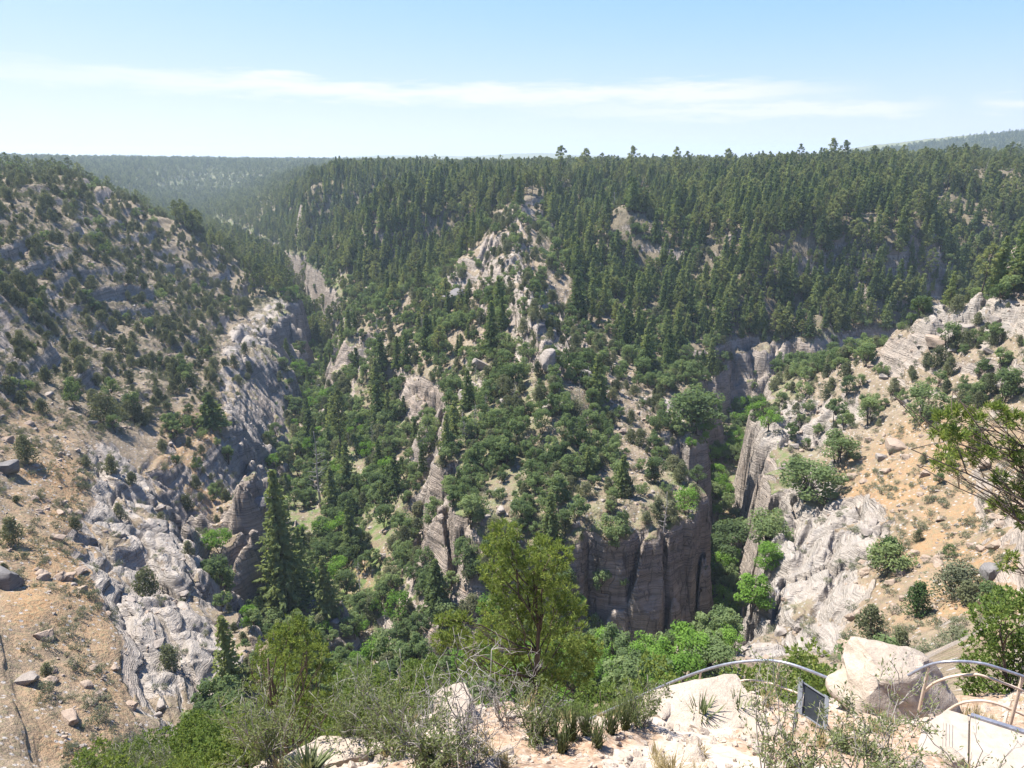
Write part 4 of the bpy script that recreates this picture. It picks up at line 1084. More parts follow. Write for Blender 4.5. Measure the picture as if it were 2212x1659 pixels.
put_rock(1640, 1590, 70, (.7, .4), 'pale', 'flat stone in the gravel below the yuccas', 68, sink=.35)
put_rock(1500, 1640, 58, (.8, .5), 'pale', 'whitish stone in the gravel at the bottom edge', 69, sink=.35)
put_rock(1345, 1640, 44, (.8, .5), 'pale', 'whitish stone in the gravel below the broomy tufts', 70, sink=.35)
put_rock(700, 1640, 180, (.5, .22), 'pale', 'flat pale ledge of limestone at the lower left of the shelf', 71, sink=.3, cuts=4, sub=4, rz=.35, sharp=.85)

# ------------------------------------------------------------------ railings, sign and wall
def tube_mesh(name, pts, r, mat, sides=10):
    L = Leafy(1); L.limb(pts, r, r, sides); me = L.mesh(name, mat)
    me.shade_smooth()
    try: me.set_sharp_from_angle(angle=R_(60))
    except Exception: pass
    return me
def curve(pts, n=8):
    return smooth_curve(np.array([tuple(p) for p in pts], float), n)
def smooth_curve(P, n):
    out = []
    for i in range(len(P) - 1):
        p0, p1, p2, p3 = P[max(i - 1, 0)], P[i], P[i + 1], P[min(i + 2, len(P) - 1)]
        for k in range(n):
            t = k / n
            out.append(0.5 * (2 * p1 + (p2 - p0) * t + (2 * p0 - 5 * p1 + 4 * p2 - p3) * t * t + (3 * p1 - p0 - 3 * p2 + p3) * t ** 3))
    out.append(P[-1]); return np.array(out)
mm, k, out = new_mat('galvanised_pipe'); n_ = k.noise(k.n('ShaderNodeTexCoord').outputs['Object'], 14, 4, .7)
finish(k, out, k.ramp(n_, [(.35, (.20, .205, .24)), (.65, (.34, .345, .385))]), .38, None, .5, Metallic=.55); M['pipe'] = mm
mm, k, out = new_mat('beige_rail_paint'); n_ = k.noise(k.n('ShaderNodeTexCoord').outputs['Object'], 9, 4, .7)
finish(k, out, k.ramp(n_, [(.4, (.43, .33, .25)), (.6, (.52, .42, .33))]), .55, None, .4); M['beige'] = mm
mm, k, out = new_mat('grey_sign_paint'); n_ = k.noise(k.n('ShaderNodeTexCoord').outputs['Object'], 12, 4, .7)
finish(k, out, k.ramp(n_, [(.4, (.17, .18, .19)), (.6, (.21, .22, .23))]), .5, None, .4); M['sign_grey'] = mm
mm, k, out = new_mat('sign_back'); n_ = k.noise(k.n('ShaderNodeTexCoord').outputs['Object'], 5, 4, .7)
finish(k, out, k.ramp(n_, [(.4, (.024, .028, .031)), (.6, (.034, .039, .043))]), .45, None, .4); M['sign_back'] = mm
mm, k, out = new_mat('cream_concrete'); wp_ = k.n('ShaderNodeNewGeometry').outputs['Position']; n_ = k.noise(wp_, 3, 6, .7); st_ = k.noise(k.mapping(wp_, (5, 5, .6)), 1.6, 4, .6)
cc = k.ramp(n_, [(.35, (.29, .245, .20)), (.65, (.36, .31, .26))]); cc = k.mix(k.math('MULTIPLY', k.ramp(st_, [(.52, 0.0), (.7, 1.0)]), .35), cc, (.19, .145, .11))
finish(k, out, cc, .9, bump(k, k.noise(wp_, 30, 4, .7), .01, .5), .15); M['concrete'] = mm

def V3(u, v, y): return np.array(at_y(u, v, y))
def railing(label, rails, posts, name='railing'):
    base = posts[0][0]
    root = empty(name, tuple(base)); tag(root, label, 'railing')
    org = np.array(base, float)
    for pn, mat, r, pts in rails:
        link(pn, tube_mesh(pn, curve(pts) - org, r, M[mat]), root)
    for a, b in posts:
        link('post', tube_mesh('post', np.array([a, b]) - org, .027, M['beige'], 8), root)
    return root
yL = [15.2, 14.6, 13.9, 13.3, 12.9, 12.5, 12.1]
top = [V3(u, v, y) for (u, v), y in zip([(1268, 1556), (1360, 1514), (1460, 1470), (1555, 1438), (1640, 1427), (1705, 1434), (1795, 1467)], yL)]
low = [V3(u, v, y) for (u, v), y in zip([(1390, 1560), (1480, 1515), (1576, 1476), (1640, 1471), (1701, 1489), (1780, 1520)], [14.4, 13.8, 13.25, 12.9, 12.5, 12.1])]
def post_at(p, dz=1.05): return (np.array([p[0], p[1], p[2] - dz]), np.array(p))
railing('grey pipe handrail on beige posts curving past the sign down into the trees',
        [('top_rail', 'pipe', .032, top), ('lower_rail', 'beige', .024, low)],
        [post_at(V3(1513, 1452, 13.55)), post_at(V3(1683, 1431, 12.62)), post_at(V3(1368, 1511, 14.55))])
yR = [9.9, 9.75, 9.6, 9.5, 9.4, 9.3]
t2 = [V3(u, v, y) for (u, v), y in zip([(1962, 1459), (2006, 1437), (2050, 1429), (2106, 1431), (2160, 1444), (2320, 1500)], yR)]
m2 = [V3(u, v, y) for (u, v), y in zip([(1996, 1494), (2021, 1474), (2060, 1461), (2096, 1458), (2136, 1464), (2310, 1530)], yR)]
b2 = [V3(u, v, y) for (u, v), y in zip([(2040, 1540), (2071, 1521), (2106, 1514), (2146, 1518), (2208, 1543), (2310, 1590)], yR)]
railing('handrail above the concrete path, grey top pipe over two beige pipes',
        [('top_rail', 'pipe', .024, t2), ('middle_rail', 'beige', .022, m2), ('lower_rail', 'beige', .022, b2)],
        [post_at(V3(2209, 1462, 9.38), .95), post_at(V3(2006, 1440, 9.75), .9)])

def prism(name, poly, depth, mat, parent=None, bev=.015):
    """a slab: a front outline of world points pushed back along depth"""
    bm = bmesh.new(); dv = Vector(depth)
    f = [bm.verts.new(Vector(p)) for p in poly]; b = [bm.verts.new(Vector(p) + dv) for p in poly]
    n = len(poly)
    bm.faces.new(f); bm.faces.new(b[::-1])
    for i in range(n): bm.faces.new([f[i], b[i], b[(i + 1) % n], f[(i + 1) % n]])
    bmesh.ops.recalc_face_normals(bm, faces=bm.faces[:])
    if bev: bmesh.ops.bevel(bm, geom=bm.edges[:], offset=bev, segments=2, affect='EDGES', profile=.6)
    me = bpy.data.meshes.new(name); bm.to_mesh(me); bm.free(); me.materials.append(mat)
    return link(name, me, parent)
walk = empty('concrete_path', (0, 0, 0)); tag(walk, 'cream concrete path with a grooved slab beneath the handrail', None, None, 'structure')
zw = -8.02
left_o = [at_z(u, v, zw) for u, v in ((1978, 1720), (1984, 1600), (1996, 1566), (2046, 1532), (2093, 1546), (2091, 1720))]
prism('end_slab', left_o, (0, 0, -.5), M['concrete'], walk)
right_o = [at_z(u, v, zw + .03) for u, v in ((2095, 1722), (2097, 1545), (2330, 1622), (2330, 1740))]
prism('long_slab', right_o, (0, 0, -.5), M['concrete'], walk)
cap_o = [at_z(u, v, zw + .07) for u, v in ((2097, 1545), (2098, 1539), (2332, 1612), (2332, 1620))]
prism('metal_edge', cap_o, (0, 0, -.1), M['pipe'], walk, .004)
for q in range(4):
    a = at_z(2036 + 7 * q, 1560 + 2 * q, zw + .004); b = at_z(2034 + 7 * q, 1656, zw + .004)
    link('groove', tube_mesh('groove', np.array([a, b]), .009, M['concrete'], 6), walk)

sg = empty('information_sign', tuple(V3(1752, 1600, 8.9))); tag(sg, 'tilted grey information sign seen from behind, beside the pale boulder', 'sign')
so = Vector(sg.location)
c00, c10, c01, c11 = V3(1729, 1470, 9.2), V3(1786, 1507, 9.0), V3(1727, 1538, 8.95), V3(1781, 1574, 8.75)
def rel(p): return Vector(p) - so
nrm = Vector(np.cross(np.array(c10) - np.array(c00), np.array(c01) - np.array(c00))).normalized()
if nrm.y > 0: nrm = -nrm          # towards the viewpoint
ex = (Vector(c10) - Vector(c00)).normalized(); ey = (Vector(c01) - Vector(c00)).normalized()
prism('panel', [rel(c00), rel(c10), rel(c11), rel(c01)], tuple(-nrm * .03), M['sign_back'], sg, .004)
for a, b in ((c00, c01), (c10, c11)):
    a, b = Vector(a), Vector(b); s_ = -1 if (a - Vector(c00)).length < 1e-6 else 1
    p = [a - ex * .03 - ey * .03, a + ex * .035 - ey * .03, b + ex * .035 + ey * .03, b - ex * .03 + ey * .03]
    prism('end_bracket', [rel(q) + nrm * .045 for q in p], tuple(-nrm * .12), M['sign_grey'], sg, .008)
for a, b in ((c00, c10), (c01, c11)):
    a, b = Vector(a), Vector(b)
    prism('edge_trim', [rel(a) + ex * .036 + nrm * .02 - ey * .012, rel(b) - ex * .031 + nrm * .02 - ey * .012, rel(b) - ex * .031 + nrm * .02 + ey * .014, rel(a) + ex * .036 + nrm * .02 + ey * .014], tuple(-nrm * .07), M['sign_grey'], sg, .003)
for c in (c01, c11):
    c = Vector(c); g0 = ground(c.x, c.y + .1)
    link('post', tube_mesh('post', np.array([(c.x, c.y + .09, g0 - .2), (c.x, c.y + .09, c.z + .12)]) - np.array(so), .028, M['sign_grey'], 8), sg)
# ------------------------------------------------------------------ plants close to the viewpoint
def tuft(L, c, d, n, ln, wd, spread):
    """needles or leaves fanned round a twig end pointing along d"""
    g = L.g
    dirs = unit(np.asarray(d)[None, :] + g.normal(size=(n, 3)) * spread)
    l = ln * (.6 + .7 * g.random((n, 1)))
    a = dirs * l * .5
    b = unit(np.cross(dirs, g.normal(size=(n, 3)))) * wd * (.6 + .8 * g.random((n, 1)))
    L.blades(np.asarray(c) + a * .9 + g.normal(size=(n, 3)) * ln * .15, a, b)
def conifer_near(seed, base, lobes, depth, trunk_top, mat, needles=13, per_lobe=46, ln=.10, wd=.012, limb_mat='bark', bare=8, tuft_spread=.75, wd_k=1.0):
    """a pinyon or juniper whose limbs reach out to a set of foliage lobes: lobes are (x, y, z, r) from the base"""
    L = Leafy(seed); g = L.g; T = Leafy(seed + 1); D = Leafy(seed + 2)
    h = trunk_top[2]
    tr = wander(g, (0, 0, -.5), trunk_top, 9, h * .05)
    h_ = min(h, 3.6)
    T.limb(tr, h_ * .026, h_ * .006, 8)
    for (x, y, z, r) in lobes:
        j = int(np.clip((z / h) * .72 * 8, 1, 7)); p0 = tr[j]
        c = np.array([x, y, z])
        br = wander(g, p0, c, 6, np.linalg.norm(c - p0) * .10)
        T.limb(br, h_ * .0065, h_ * .002, 5)
        for q in range(5):
            e = c + unit(g.normal(size=3)) * r * .85
            T.limb(wander(g, br[3 + q % 3], e, 4, r * .15), h_ * .0022, h_ * .0008, 4)
        m = int(per_lobe * (r / .35) ** 1.6)
        d = unit(g.normal(size=(m, 3)) + np.array([0, 0, .25]))
        k = (.30 + .70 * g.random((m, 1)) ** .5)
        k *= (.72 + .42 * (noise(d[:, 0] * 2.6 + seed, d[:, 1] * 2.6 + d[:, 2] * 2.2, seed % 30)[:, None] + .5))
        P = c + d * k * r * np.array([1, 1, .82])
        for q in range(m): tuft(L, P[q], d[q] * .8 + np.array([0, 0, .55]), needles, ln, wd * wd_k, tuft_spread)
    for q in range(bare):
        t = .22 + .55 * g.random(); p = tr[int(t * 8)]
        az = g.random() * 6.283; Lb = h * (.12 + .2 * g.random())
        b = wander(g, p, p + np.array([math.cos(az), math.sin(az) * .6, .1 + .2 * g.random()]) * Lb, 6, Lb * .12)
        T.limb(b, h_ * .004, h_ * .0012, 4)
        for w in range(4):
            T.limb(wander(g, b[2 + w % 4], b[2 + w % 4] + unit(g.normal(size=3)) * Lb * .35, 4, Lb * .05), h_ * .0018, h_ * .0006, 3)
    return L.mesh('crown', M[mat]), T.mesh('trunk', M[limb_mat]), None
def plant_near(name, cat, label, base_uv, y, lobes_uvr, depth, top_uv, mat, seed, **kw):
    """lobes given where the photograph shows them, each with its own depth in the crown"""
    g = np.random.default_rng(seed + 5)
    b = np.array(at_y(base_uv[0], base_uv[1], y)); b[2] = min(b[2], ground(b[0], b[1]) + .1) if kw.pop('drop', True) else b[2]
    lobes = []
    for (u, v, r) in lobes_uvr:
        yy = y + (g.random() - .5) * 2 * depth
        p = np.array(at_y(u, v, yy)); d = project(*p)[2]
        lobes.append((*(p - b), r * d / FPX))
    tt = np.array(at_y(top_uv[0], top_uv[1], y)) - b
    cr, tk, dd = conifer_near(seed, b, lobes, depth, tt, mat, **kw)
    o = empty(name, tuple(b)); tag(o, label, cat)
    link('crown', cr, o); link('trunk', tk, o)
    if dd is not None: link('dead_branches', dd, o)
    taken.append((b[0], b[1], 1.0))
    return o
plant_near('pinyon_pine', 'pine tree', 'tall yellow-green pinyon pine standing at the edge of the gravel shelf', (1152, 1515), 13.0,
    [(1090, 1150, 34), (1066, 1190, 34), (1105, 1205, 36), (1062, 1240, 36), (1175, 1185, 34), (1205, 1200, 32), (1140, 1225, 40), (1185, 1240, 44), (1090, 1275, 40), (1145, 1285, 46), (1205, 1290, 44), (1235, 1320, 36), (1075, 1320, 38), (1120, 1340, 46), (1180, 1350, 50), (1230, 1372, 46), (1265, 1405, 38), (1060, 1370, 36),
     (1100, 1400, 44), (1160, 1420, 44), (1215, 1435, 44), (1255, 1450, 32), (1030, 1400, 32), (1085, 1445, 36), (1140, 1465, 34), (990, 1380, 28), (965, 1345, 26), (1000, 1345, 22), (950, 1385, 24), (1020, 1440, 30), (1190, 1475, 30)],
    1.0, (1130, 1250), 'pinyon', 1001, per_lobe=74, needles=16, ln=.10, wd=.0095, bare=12)
plant_near('juniper_tree', 'juniper', 'small open-crowned juniper with a dark bare trunk behind the pale ledge', (656, 1612), 13.5,
    [(610, 1370, 30), (640, 1350, 26), (585, 1400, 32), (625, 1400, 36), (670, 1385, 30), (560, 1440, 28), (600, 1445, 34), (690, 1410, 26), (645, 1440, 30), (555, 1480, 24), (595, 1490, 30), (700, 1450, 24), (650, 1490, 38), (615, 1530, 28), (670, 1520, 34), (700, 1505, 24), (640, 1545, 22), (570, 1520, 18), (690, 1545, 20), (715, 1480, 18)],
    .9, (622, 1370), 'pinyon', 1021, per_lobe=60, needles=16, ln=.09, wd=.0095, bare=16)
plant_near('pinyon_pine', 'pine tree', 'pinyon pine reaching in from the right edge on long bare limbs', (2440, 1560), 10.2,
    [(2036, 905, 22), (2070, 893, 25), (2108, 905, 24), (2150, 890, 24), (2190, 905, 24), (2030, 940, 22), (2068, 938, 26), (2108, 950, 24), (2050, 978, 22), (2092, 990, 24), (2132, 985, 20), (2178, 965, 24), (2215, 990, 28), (2025, 1004, 13), (2058, 1012, 15), (2160, 1035, 20), (2200, 1062, 22),
     (2150, 1090, 17), (2190, 1112, 20), (2220, 1130, 22), (2185, 1205, 14), (2172, 1226, 11), (2260, 905, 34), (2300, 985, 40), (2280, 1085, 36), (2350, 900, 40), (2400, 1050, 46), (2340, 1180, 40)],
    .7, (2430, 900), 'pinyon', 1041, per_lobe=74, needles=16, ln=.10, wd=.0095, bare=6)
for (nm, lab, buv, y, lobes, dep, top, mat, sd_) in [
    ('juniper_bush', 'bright green bush filling the right edge behind the handrail', (2190, 1560), 13.5, [(2130, 1330, 40), (2170, 1300, 44), (2210, 1320, 50), (2120, 1390, 40), (2165, 1380, 50), (2215, 1400, 54), (2105, 1440, 36), (2150, 1450, 46), (2205, 1470, 50), (2125, 1500, 40), (2180, 1520, 44), (2260, 1400, 60), (2090, 1480, 26)], .8, (2170, 1350), 'near_juniper', 1061),
    ('juniper_bush', 'dense green juniper bush at the lower left below the slickrock', (430, 1640), 19.0, [(420, 1560, 36), (455, 1570, 40), (395, 1595, 34), (440, 1610, 40), (490, 1590, 36), (400, 1640, 36), (450, 1650, 40), (500, 1635, 36), (530, 1660, 30), (380, 1670, 30)], .9, (440, 1580), 'near_juniper', 1081),
    ('juniper_bush', 'yellowish juniper bush left of the small open-crowned juniper', (545, 1660), 16.5, [(520, 1560, 26), (500, 1590, 28), (545, 1590, 28), (525, 1620, 30), (560, 1630, 28), (500, 1640, 26), (540, 1655, 26)], .7, (525, 1580), 'pinyon', 1101),
    ('juniper_bush', 'mid-green bush behind the small open-crowned juniper', (760, 1600), 20.0, [(745, 1470, 32), (790, 1460, 34), (830, 1480, 34), (760, 1510, 34), (800, 1520, 36), (845, 1530, 32), (730, 1540, 30), (780, 1560, 32)], 1.0, (790, 1480), 'near_juniper', 1121),
    ('juniper_bush', 'olive green bush left of the tall pinyon pine', (930, 1560), 18.0, [(890, 1450, 30), (930, 1440, 30), (870, 1490, 30), (915, 1490, 34), (950, 1480, 28), (880, 1530, 30), (930, 1530, 30), (975, 1470, 24)], .9, (915, 1460), 'near_juniper', 1141),
    ('juniper_bush', 'dark green bush under the right side of the tall pinyon pine', (1290, 1560), 20.0, [(1270, 1490, 28), (1310, 1500, 28), (1250, 1520, 26), (1290, 1530, 30), (1335, 1530, 24)], .8, (1290, 1500), 'near_juniper', 1161),
]:
    plant_near(nm, 'bush', lab, buv, y, lobes, dep, top, mat, sd_, per_lobe=70, needles=9, ln=.085, wd=.020, bare=5, tuft_spread=.9)

def wispy(seed, h, w, stems, mat='olive', leaf=.030, dens=1.0, twig='twig', bend=.25, rad=.006, bare=False):
    """an open shrub: many thin stems with small leaves set along them"""
    L = Leafy(seed); g = L.g; T = Leafy(seed + 1)
    for i in range(stems):
        az = g.random() * 6.283; d = w * math.sqrt(g.random())
        hh = h * (.5 + .55 * g.random())
        tip = np.array([math.cos(az) * d, math.sin(az) * d, hh])
        st = wander(g, (g.normal() * .05, g.normal() * .05, -.08), tip, 9, h * bend * .35)
        T.limb(st, rad * 1.6, rad * .45, 4)
        segs = [st]
        for q in range(5 if not bare else 8):
            j = 2 + int(g.integers(0, 6)); ln = h * (.14 + .2 * g.random())
            tw = wander(g, st[j], st[j] + unit(unit(tip) * .8 + g.normal(size=3) * (.55 if not bare else .9)) * ln, 6, ln * .2)
            T.limb(tw, rad * .8, rad * .3, 3); segs.append(tw)
            if bare:
                for e in range(3):
                    T.limb(wander(g, tw[2 + e], tw[2 + e] + unit(g.normal(size=3) + np.array([0, 0, .5])) * ln * .5, 4, ln * .08), rad * .5, rad * .22, 3)
        if not bare or g.random() < .15:
            for sgm in segs:
                m = int(26 * dens)
                t = .25 + .75 * g.random(m); f = t * (len(sgm) - 1); j = np.minimum(f.astype(int), len(sgm) - 2)
                P = sgm[j] + (sgm[j + 1] - sgm[j]) * (f - j)[:, None] + g.normal(size=(m, 3)) * leaf * .7
                dv = unit(unit(sgm[-1] - sgm[0])[None, :] * .7 + g.normal(size=(m, 3)) * .6)
                a = dv * leaf * (.5 + .6 * g.random((m, 1))); b = unit(np.cross(dv, g.normal(size=(m, 3)))) * leaf * .26
                L.blades(P + a, a, b)
    return L, T
def put_wispy(name, cat, label, u, v, h, w, stems, seed, mat='olive', group=None, **kw):
    p = hit(u, v)
    L, T = wispy(seed, h, w, stems, mat, **kw)
    o = empty(name, tuple(p), 0); tag(o, label, cat, group)
    if L.V: link('leaves', L.mesh('leaves', M[mat]), o)
    link('stems', T.mesh('stems', M['twig']), o)
    taken.append((p.x, p.y, .4))
    return o
put_wispy('bare_shrub', 'shrub', 'grey leafless shrub with tangled twigs at the bottom centre of the shelf', 1010, 1655, 1.45, .6, 15, 1201, 'olive', bare=True, rad=.007, bend=.4)
put_wispy('bare_shrub', 'shrub', 'smaller grey leafless shrub in front of the tall pinyon pine', 1085, 1560, 1.0, .45, 9, 1203, 'olive', bare=True, rad=.006, bend=.4)
put_wispy('slender_shrub', 'shrub', 'tall slender shrub with small leaves rising in front of the handrail', 1652, 1672, 1.45, .30, 8, 1205, dens=.7)
put_wispy('slender_shrub', 'shrub', 'bushy olive shrub hiding the foot of the sign', 1750, 1690, .75, .6, 15, 1207, dens=.8)
put_wispy('slender_shrub', 'shrub', 'broad olive shrub left of the concrete path', 1870, 1690, .85, .6, 18, 1209, dens=.8)
put_wispy('slender_shrub', 'shrub', 'tall thin-stemmed shrub in front of the big pale boulder', 1925, 1665, 1.9, .28, 6, 1211, dens=.7)
put_wispy('slender_shrub', 'shrub', 'thin shrub with bare whips in front of the concrete path', 2130, 1720, .9, .8, 9, 1213, dens=.25)
put_wispy('slender_shrub', 'shrub', 'pale green shrub behind the flat ledge at lower left', 770, 1640, 1.25, .6, 24, 1215, dens=1.2)
put_wispy('slender_shrub', 'shrub', 'loose pale green shrub between the ledge and the grey shrub', 870, 1640, 1.4, .6, 24, 1217, dens=1.2)
put_wispy('slender_shrub', 'shrub', 'low olive shrub under the grey leafless shrub', 930, 1668, .8, .5, 20, 1219, dens=1.2)
put_wispy('slender_shrub', 'shrub', 'sparse shrub beside the dark pointed rock', 1150, 1600, .8, .4, 14, 1221, dens=.9)
put_wispy('slender_shrub', 'shrub', 'upright sparse shrub left of the long low rock', 1385, 1570, .75, .35, 14, 1223, dens=1.0)
put_wispy('slender_shrub', 'shrub', 'small leafy shrub right of the sign', 1830, 1625, .6, .35, 9, 1225, dens=.8)
put_wispy('slender_shrub', 'shrub', 'pale green shrub on the near slope below the small juniper', 590, 1655, 1.3, .6, 20, 1227, dens=1.2)
for i, (u, v, h_) in enumerate([(1165, 1600, .55), (1195, 1590, .5), (1235, 1600, .6), (1265, 1590, .45), (1320, 1585, .5), (1350, 1575, .55), (1215, 1625, .4), (1290, 1612, .4)]):
    where = ['left of the dark pointed rock', 'just below the dark pointed rock', 'right of the dark pointed rock', 'below the end of the handrail', 'between the handrail and the long low rock', 'nearest the long low rock', 'in the gravel below the dark rock', 'lowest of the row beneath the handrail'][i]
    p = hit(u, v); L = Leafy(1300 + i); g = L.g
    for q in range(70):
        az = g.random() * 6.283; d = h_ * .38 * g.random(); tip = np.array([math.cos(az) * d, math.sin(az) * d, h_ * (.6 + .5 * g.random())])
        L.limb(wander(g, g.normal(size=3) * .035 * np.array([1, 1, .2]), tip, 4, .04), .006, .003, 3)
    o = link('broom_tuft', L.mesh('broom_tuft', M['olive'])); o.location = p
    tag(o, 'green broomy tuft of jointed stems ' + where, 'tuft', 'green broomy tufts along the shelf edge')

def blades_mesh(name, seed, n, h, mat, wd=.012, spread=.6, stiff=False):
    L = Leafy(seed); g = L.g
    for i in range(n):
        az = g.random() * 6.283; el = (g.random() ** .7) * spread
        d = np.array([math.cos(az) * math.sin(el), math.sin(az) * math.sin(el), math.cos(el)])
        ln = h * (.6 + .5 * g.random()); side = unit(np.cross(d, [0, 0, 1.0]) + np.array([1e-3, 0, 0]))
        b0 = g.normal(size=3) * np.array([.035, .035, 0])
        drop = np.array([0, 0, -1.0]) * (0 if stiff else ln * .25 * el)
        m1 = b0 + d * ln * .5; tp = b0 + d * ln + drop
        L._add(np.array([b0 - side * wd * .7, b0 + side * wd * .7, m1 + side * wd, m1 - side * wd, tp]), [(0, 1, 2, 3), (3, 2, 4)])
    return L.mesh(name, M[mat])
for u, v, h_, lab, sd_ in [(1517, 1560, .52, 'grey-green yucca with stiff upright blades on the long low rock', 1401), (1592, 1562, .58, 'larger spiky yucca right of the other, with a pale dead skirt', 1403), (668, 1672, .42, 'spiky yucca on the flat pale ledge at the bottom edge', 1405)]:
    p = hit(u, v); o = empty('yucca', tuple(p)); tag(o, lab, 'yucca')
    link('blades', blades_mesh('blades', sd_, 95, h_, 'yucca', .016, 1.35, True), o)
    link('dead_blades', blades_mesh('dead_blades', sd_ + 1, 40, h_ * .7, 'straw', .014, 1.75, False), o)
    taken.append((p.x, p.y, .4))

# ------------------------------------------------------------------ grass tufts and gravel of the shelf, undergrowth of the hidden slope
def shelf_cover():
    g = np.random.default_rng(55)
    gp = [boulder_mesh('stone', 1500 + i, MR['pale'], (1, .85, .6), cuts=6, rough=.05) for i in range(4)]
    n = 12000
    x = -5 + 17 * g.random(n); y = 5 + 7.5 * g.random(n); r = np.hypot(x, y)
    z = grid_at(H, x, y); u, v, d = project(x, y, z)
    s = .010 + .055 * g.random(n) ** 3.5
    dn = sstep(-.5, .4, noise(x / .9, y / .9, 3))
    ok = (v > 1480) & (v < 1720) & (u > 560) & (u < 2250) & (g.random(n) < dn) & (z > -10.5) & (visible_share(x, y, z, .1) > -.5)
    i = np.nonzero(ok)[0]; i = i[np.argsort(-s[i])]
    big = i[:70]
    for k in big:
        o = link('stone', gp[int(g.integers(0, 4))]); q = float(s[k] * 1.5); o.scale = (q, q, q); o.location = (x[k], y[k], z[k] + q * .2); o.rotation_euler = (g.normal() * .3, g.normal() * .3, g.random() * 6)
        lab = f'pale stone in the near gravel, {u[k] / 22.12:.1f}% across, {v[k] / 16.59:.1f}% down'
        tag(o, lab, 'stone', 'pale stones lying in the near gravel')
    rest = i[70:]
    stuff('gravel', 'pale angular gravel covering the near shelf', gp, x[rest], y[rest], z[rest] + s[rest] * .2, s[rest], g.random(len(rest)) * 6.28, g.integers(0, 4, len(rest)), g.normal(size=(len(rest), 2)) * .4)
    gr = [blades_mesh('tuft', 1600 + i, 60, .26 + .06 * i, 'straw', .004, .9) for i in range(3)]
    n = 900
    x = -5 + 17 * g.random(n); y = 5 + 7.5 * g.random(n); z = grid_at(H, x, y); u, v, d = project(x, y, z)
    ok = (v > 1500) & (v < 1720) & (u > 560) & (u < 2250) & (g.random(n) < sstep(0, .5, noise(x / 1.4, y / 1.4, 13)) * .55)
    i = np.nonzero(ok)[0]
    stuff('grass', 'dry straw-coloured grass tufts in the near gravel', gr, x[i], y[i], z[i], .6 + .8 * g.random(len(i)), g.random(len(i)) * 6, g.integers(0, 3, len(i)))
    print('SHELF', len(big), len(rest), len(i))
shelf_cover()
scatter_rocks()
def hidden_slope():
    """bushes on the steep slope just below the shelf, whose tops show over its edge"""
    g = np.random.default_rng(91)
    jm = [conifer_near(1700 + 9 * i, (0, 0, 0), [((g.random() - .5) * 1.5, (g.random() - .5) * 1.5, .5 + 1.5 * g.random(), .42 + .2 * g.random()) for q in range(9)], 0, (0, 0, 1.5), 'near_juniper' if i % 3 else 'pinyon', needles=8, per_lobe=26, ln=.11, wd=.028, bare=4, tuft_spread=.9) for i in range(4)]
    wm = []
    for i in range(3):
        L, T = wispy(1800 + i * 5, 1.5, .8, 22, 'olive', leaf=.04, dens=1.0, rad=.008); wm.append((L.mesh('leaves', M['olive']), T.mesh('stems', M['twig'])))
    n = 700; spots = []
    for q in range(n):
        yy = 13 + 50 * g.random() ** 1.5; t = (g.random() * 2 - 1) * R_(37); r = yy; x, y = r * math.sin(t), r * math.cos(t)
        z = ground(x, y); u, v, d = project(x, y, z)
        if z > -10.5 or v < 1360 or (u > 1150 and r < 17.5) or u > 1800 or (540 < u < 780 and r < 17): continue
        if v < 1500 and not (450 < u < 1450) : continue
        if any((x - a) ** 2 + (y - b) ** 2 < 2.6 for a, b in spots): continue
        vis = float(visible_share(np.array([x]), np.array([y]), np.array([z]), 2.2)[0])
        if vis < .15 or u < -40 or u > 2250: continue
        spots.append((x, y))
        lab_pos = f', {u / 22.12:.1f}% across, {(v - 60) / 16.59:.1f}% down'
        if g.random() < .62:
            o = empty('juniper_bush', (x, y, z), g.random() * 6, .75 + .6 * g.random()); ms = jm[int(g.integers(0, 4))]
            for pn, me in zip(('crown', 'trunk'), ms[:2]): link(pn, me, o)
            tag(o, 'green bush on the steep slope under the shelf' + lab_pos, 'bush', 'bushes on the steep slope under the shelf')
        else:
            o = empty('slender_shrub', (x, y, z), g.random() * 6, .8 + .6 * g.random()); ms = wm[int(g.integers(0, 3))]
            for pn, me in zip(('leaves', 'stems'), ms): link(pn, me, o)
            tag(o, 'wispy shrub on the steep slope under the shelf' + lab_pos, 'shrub', 'shrubs on the steep slope under the shelf')
        taken.append((x, y, 1.2))
    print('HIDDEN', len(spots))
hidden_slope()

# ------------------------------------------------------------------ landmark trees in the middle distance
def landmark(kind_mesh, name, cat, parts, label, u, v, top_v, rz=0.0, width=1.0):
    p = hit(u, v); d = project(p.x, p.y, p.z)[2]
    hm = max(vt.co.z for vt in kind_mesh[0].vertices)
    h = (v - top_v) * d / FPX * 1.06
    s = h / hm
    if len(kind_mesh) == 1:
        o = link(name, kind_mesh[0]); o.location = p; o.rotation_euler = (0, 0, rz); o.scale = (s * width, s * width, s)
    else:
        o = empty(name, tuple(p), rz, (s * width, s * width, s))
        for pn, me in zip(parts, kind_mesh): link(pn, me, o)
    tag(o, label, cat); taken.append((p.x, p.y, max(1.5, h * .14)))
    return o
TP = ('crown', 'trunk')
landmark(fir(2001, 22, 3.9, 1.7), 'fir_tree', 'fir tree', TP, 'tallest dark fir, alone on the left canyon floor with a spire above the oaks', 622, 1330, 1005)
landmark(fir(2003, 15, 3.6, 1.4), 'fir_tree', 'fir tree', TP, 'small dark fir just right of the tallest fir', 708, 1345, 1190)
landmark(fir(2005, 14, 3.4, 1.4), 'fir_tree', 'fir tree', TP, 'dark green fir left of the tall pinyon pine, at the foot of the cliff', 945, 1325, 1200, width=1.15)
landmark(pine(2007, 17, 2.3), 'pine_tree', 'pine tree', TP, 'tall slim pine with a bare lower trunk on the left canyon floor', 738, 990, 840, width=.8)
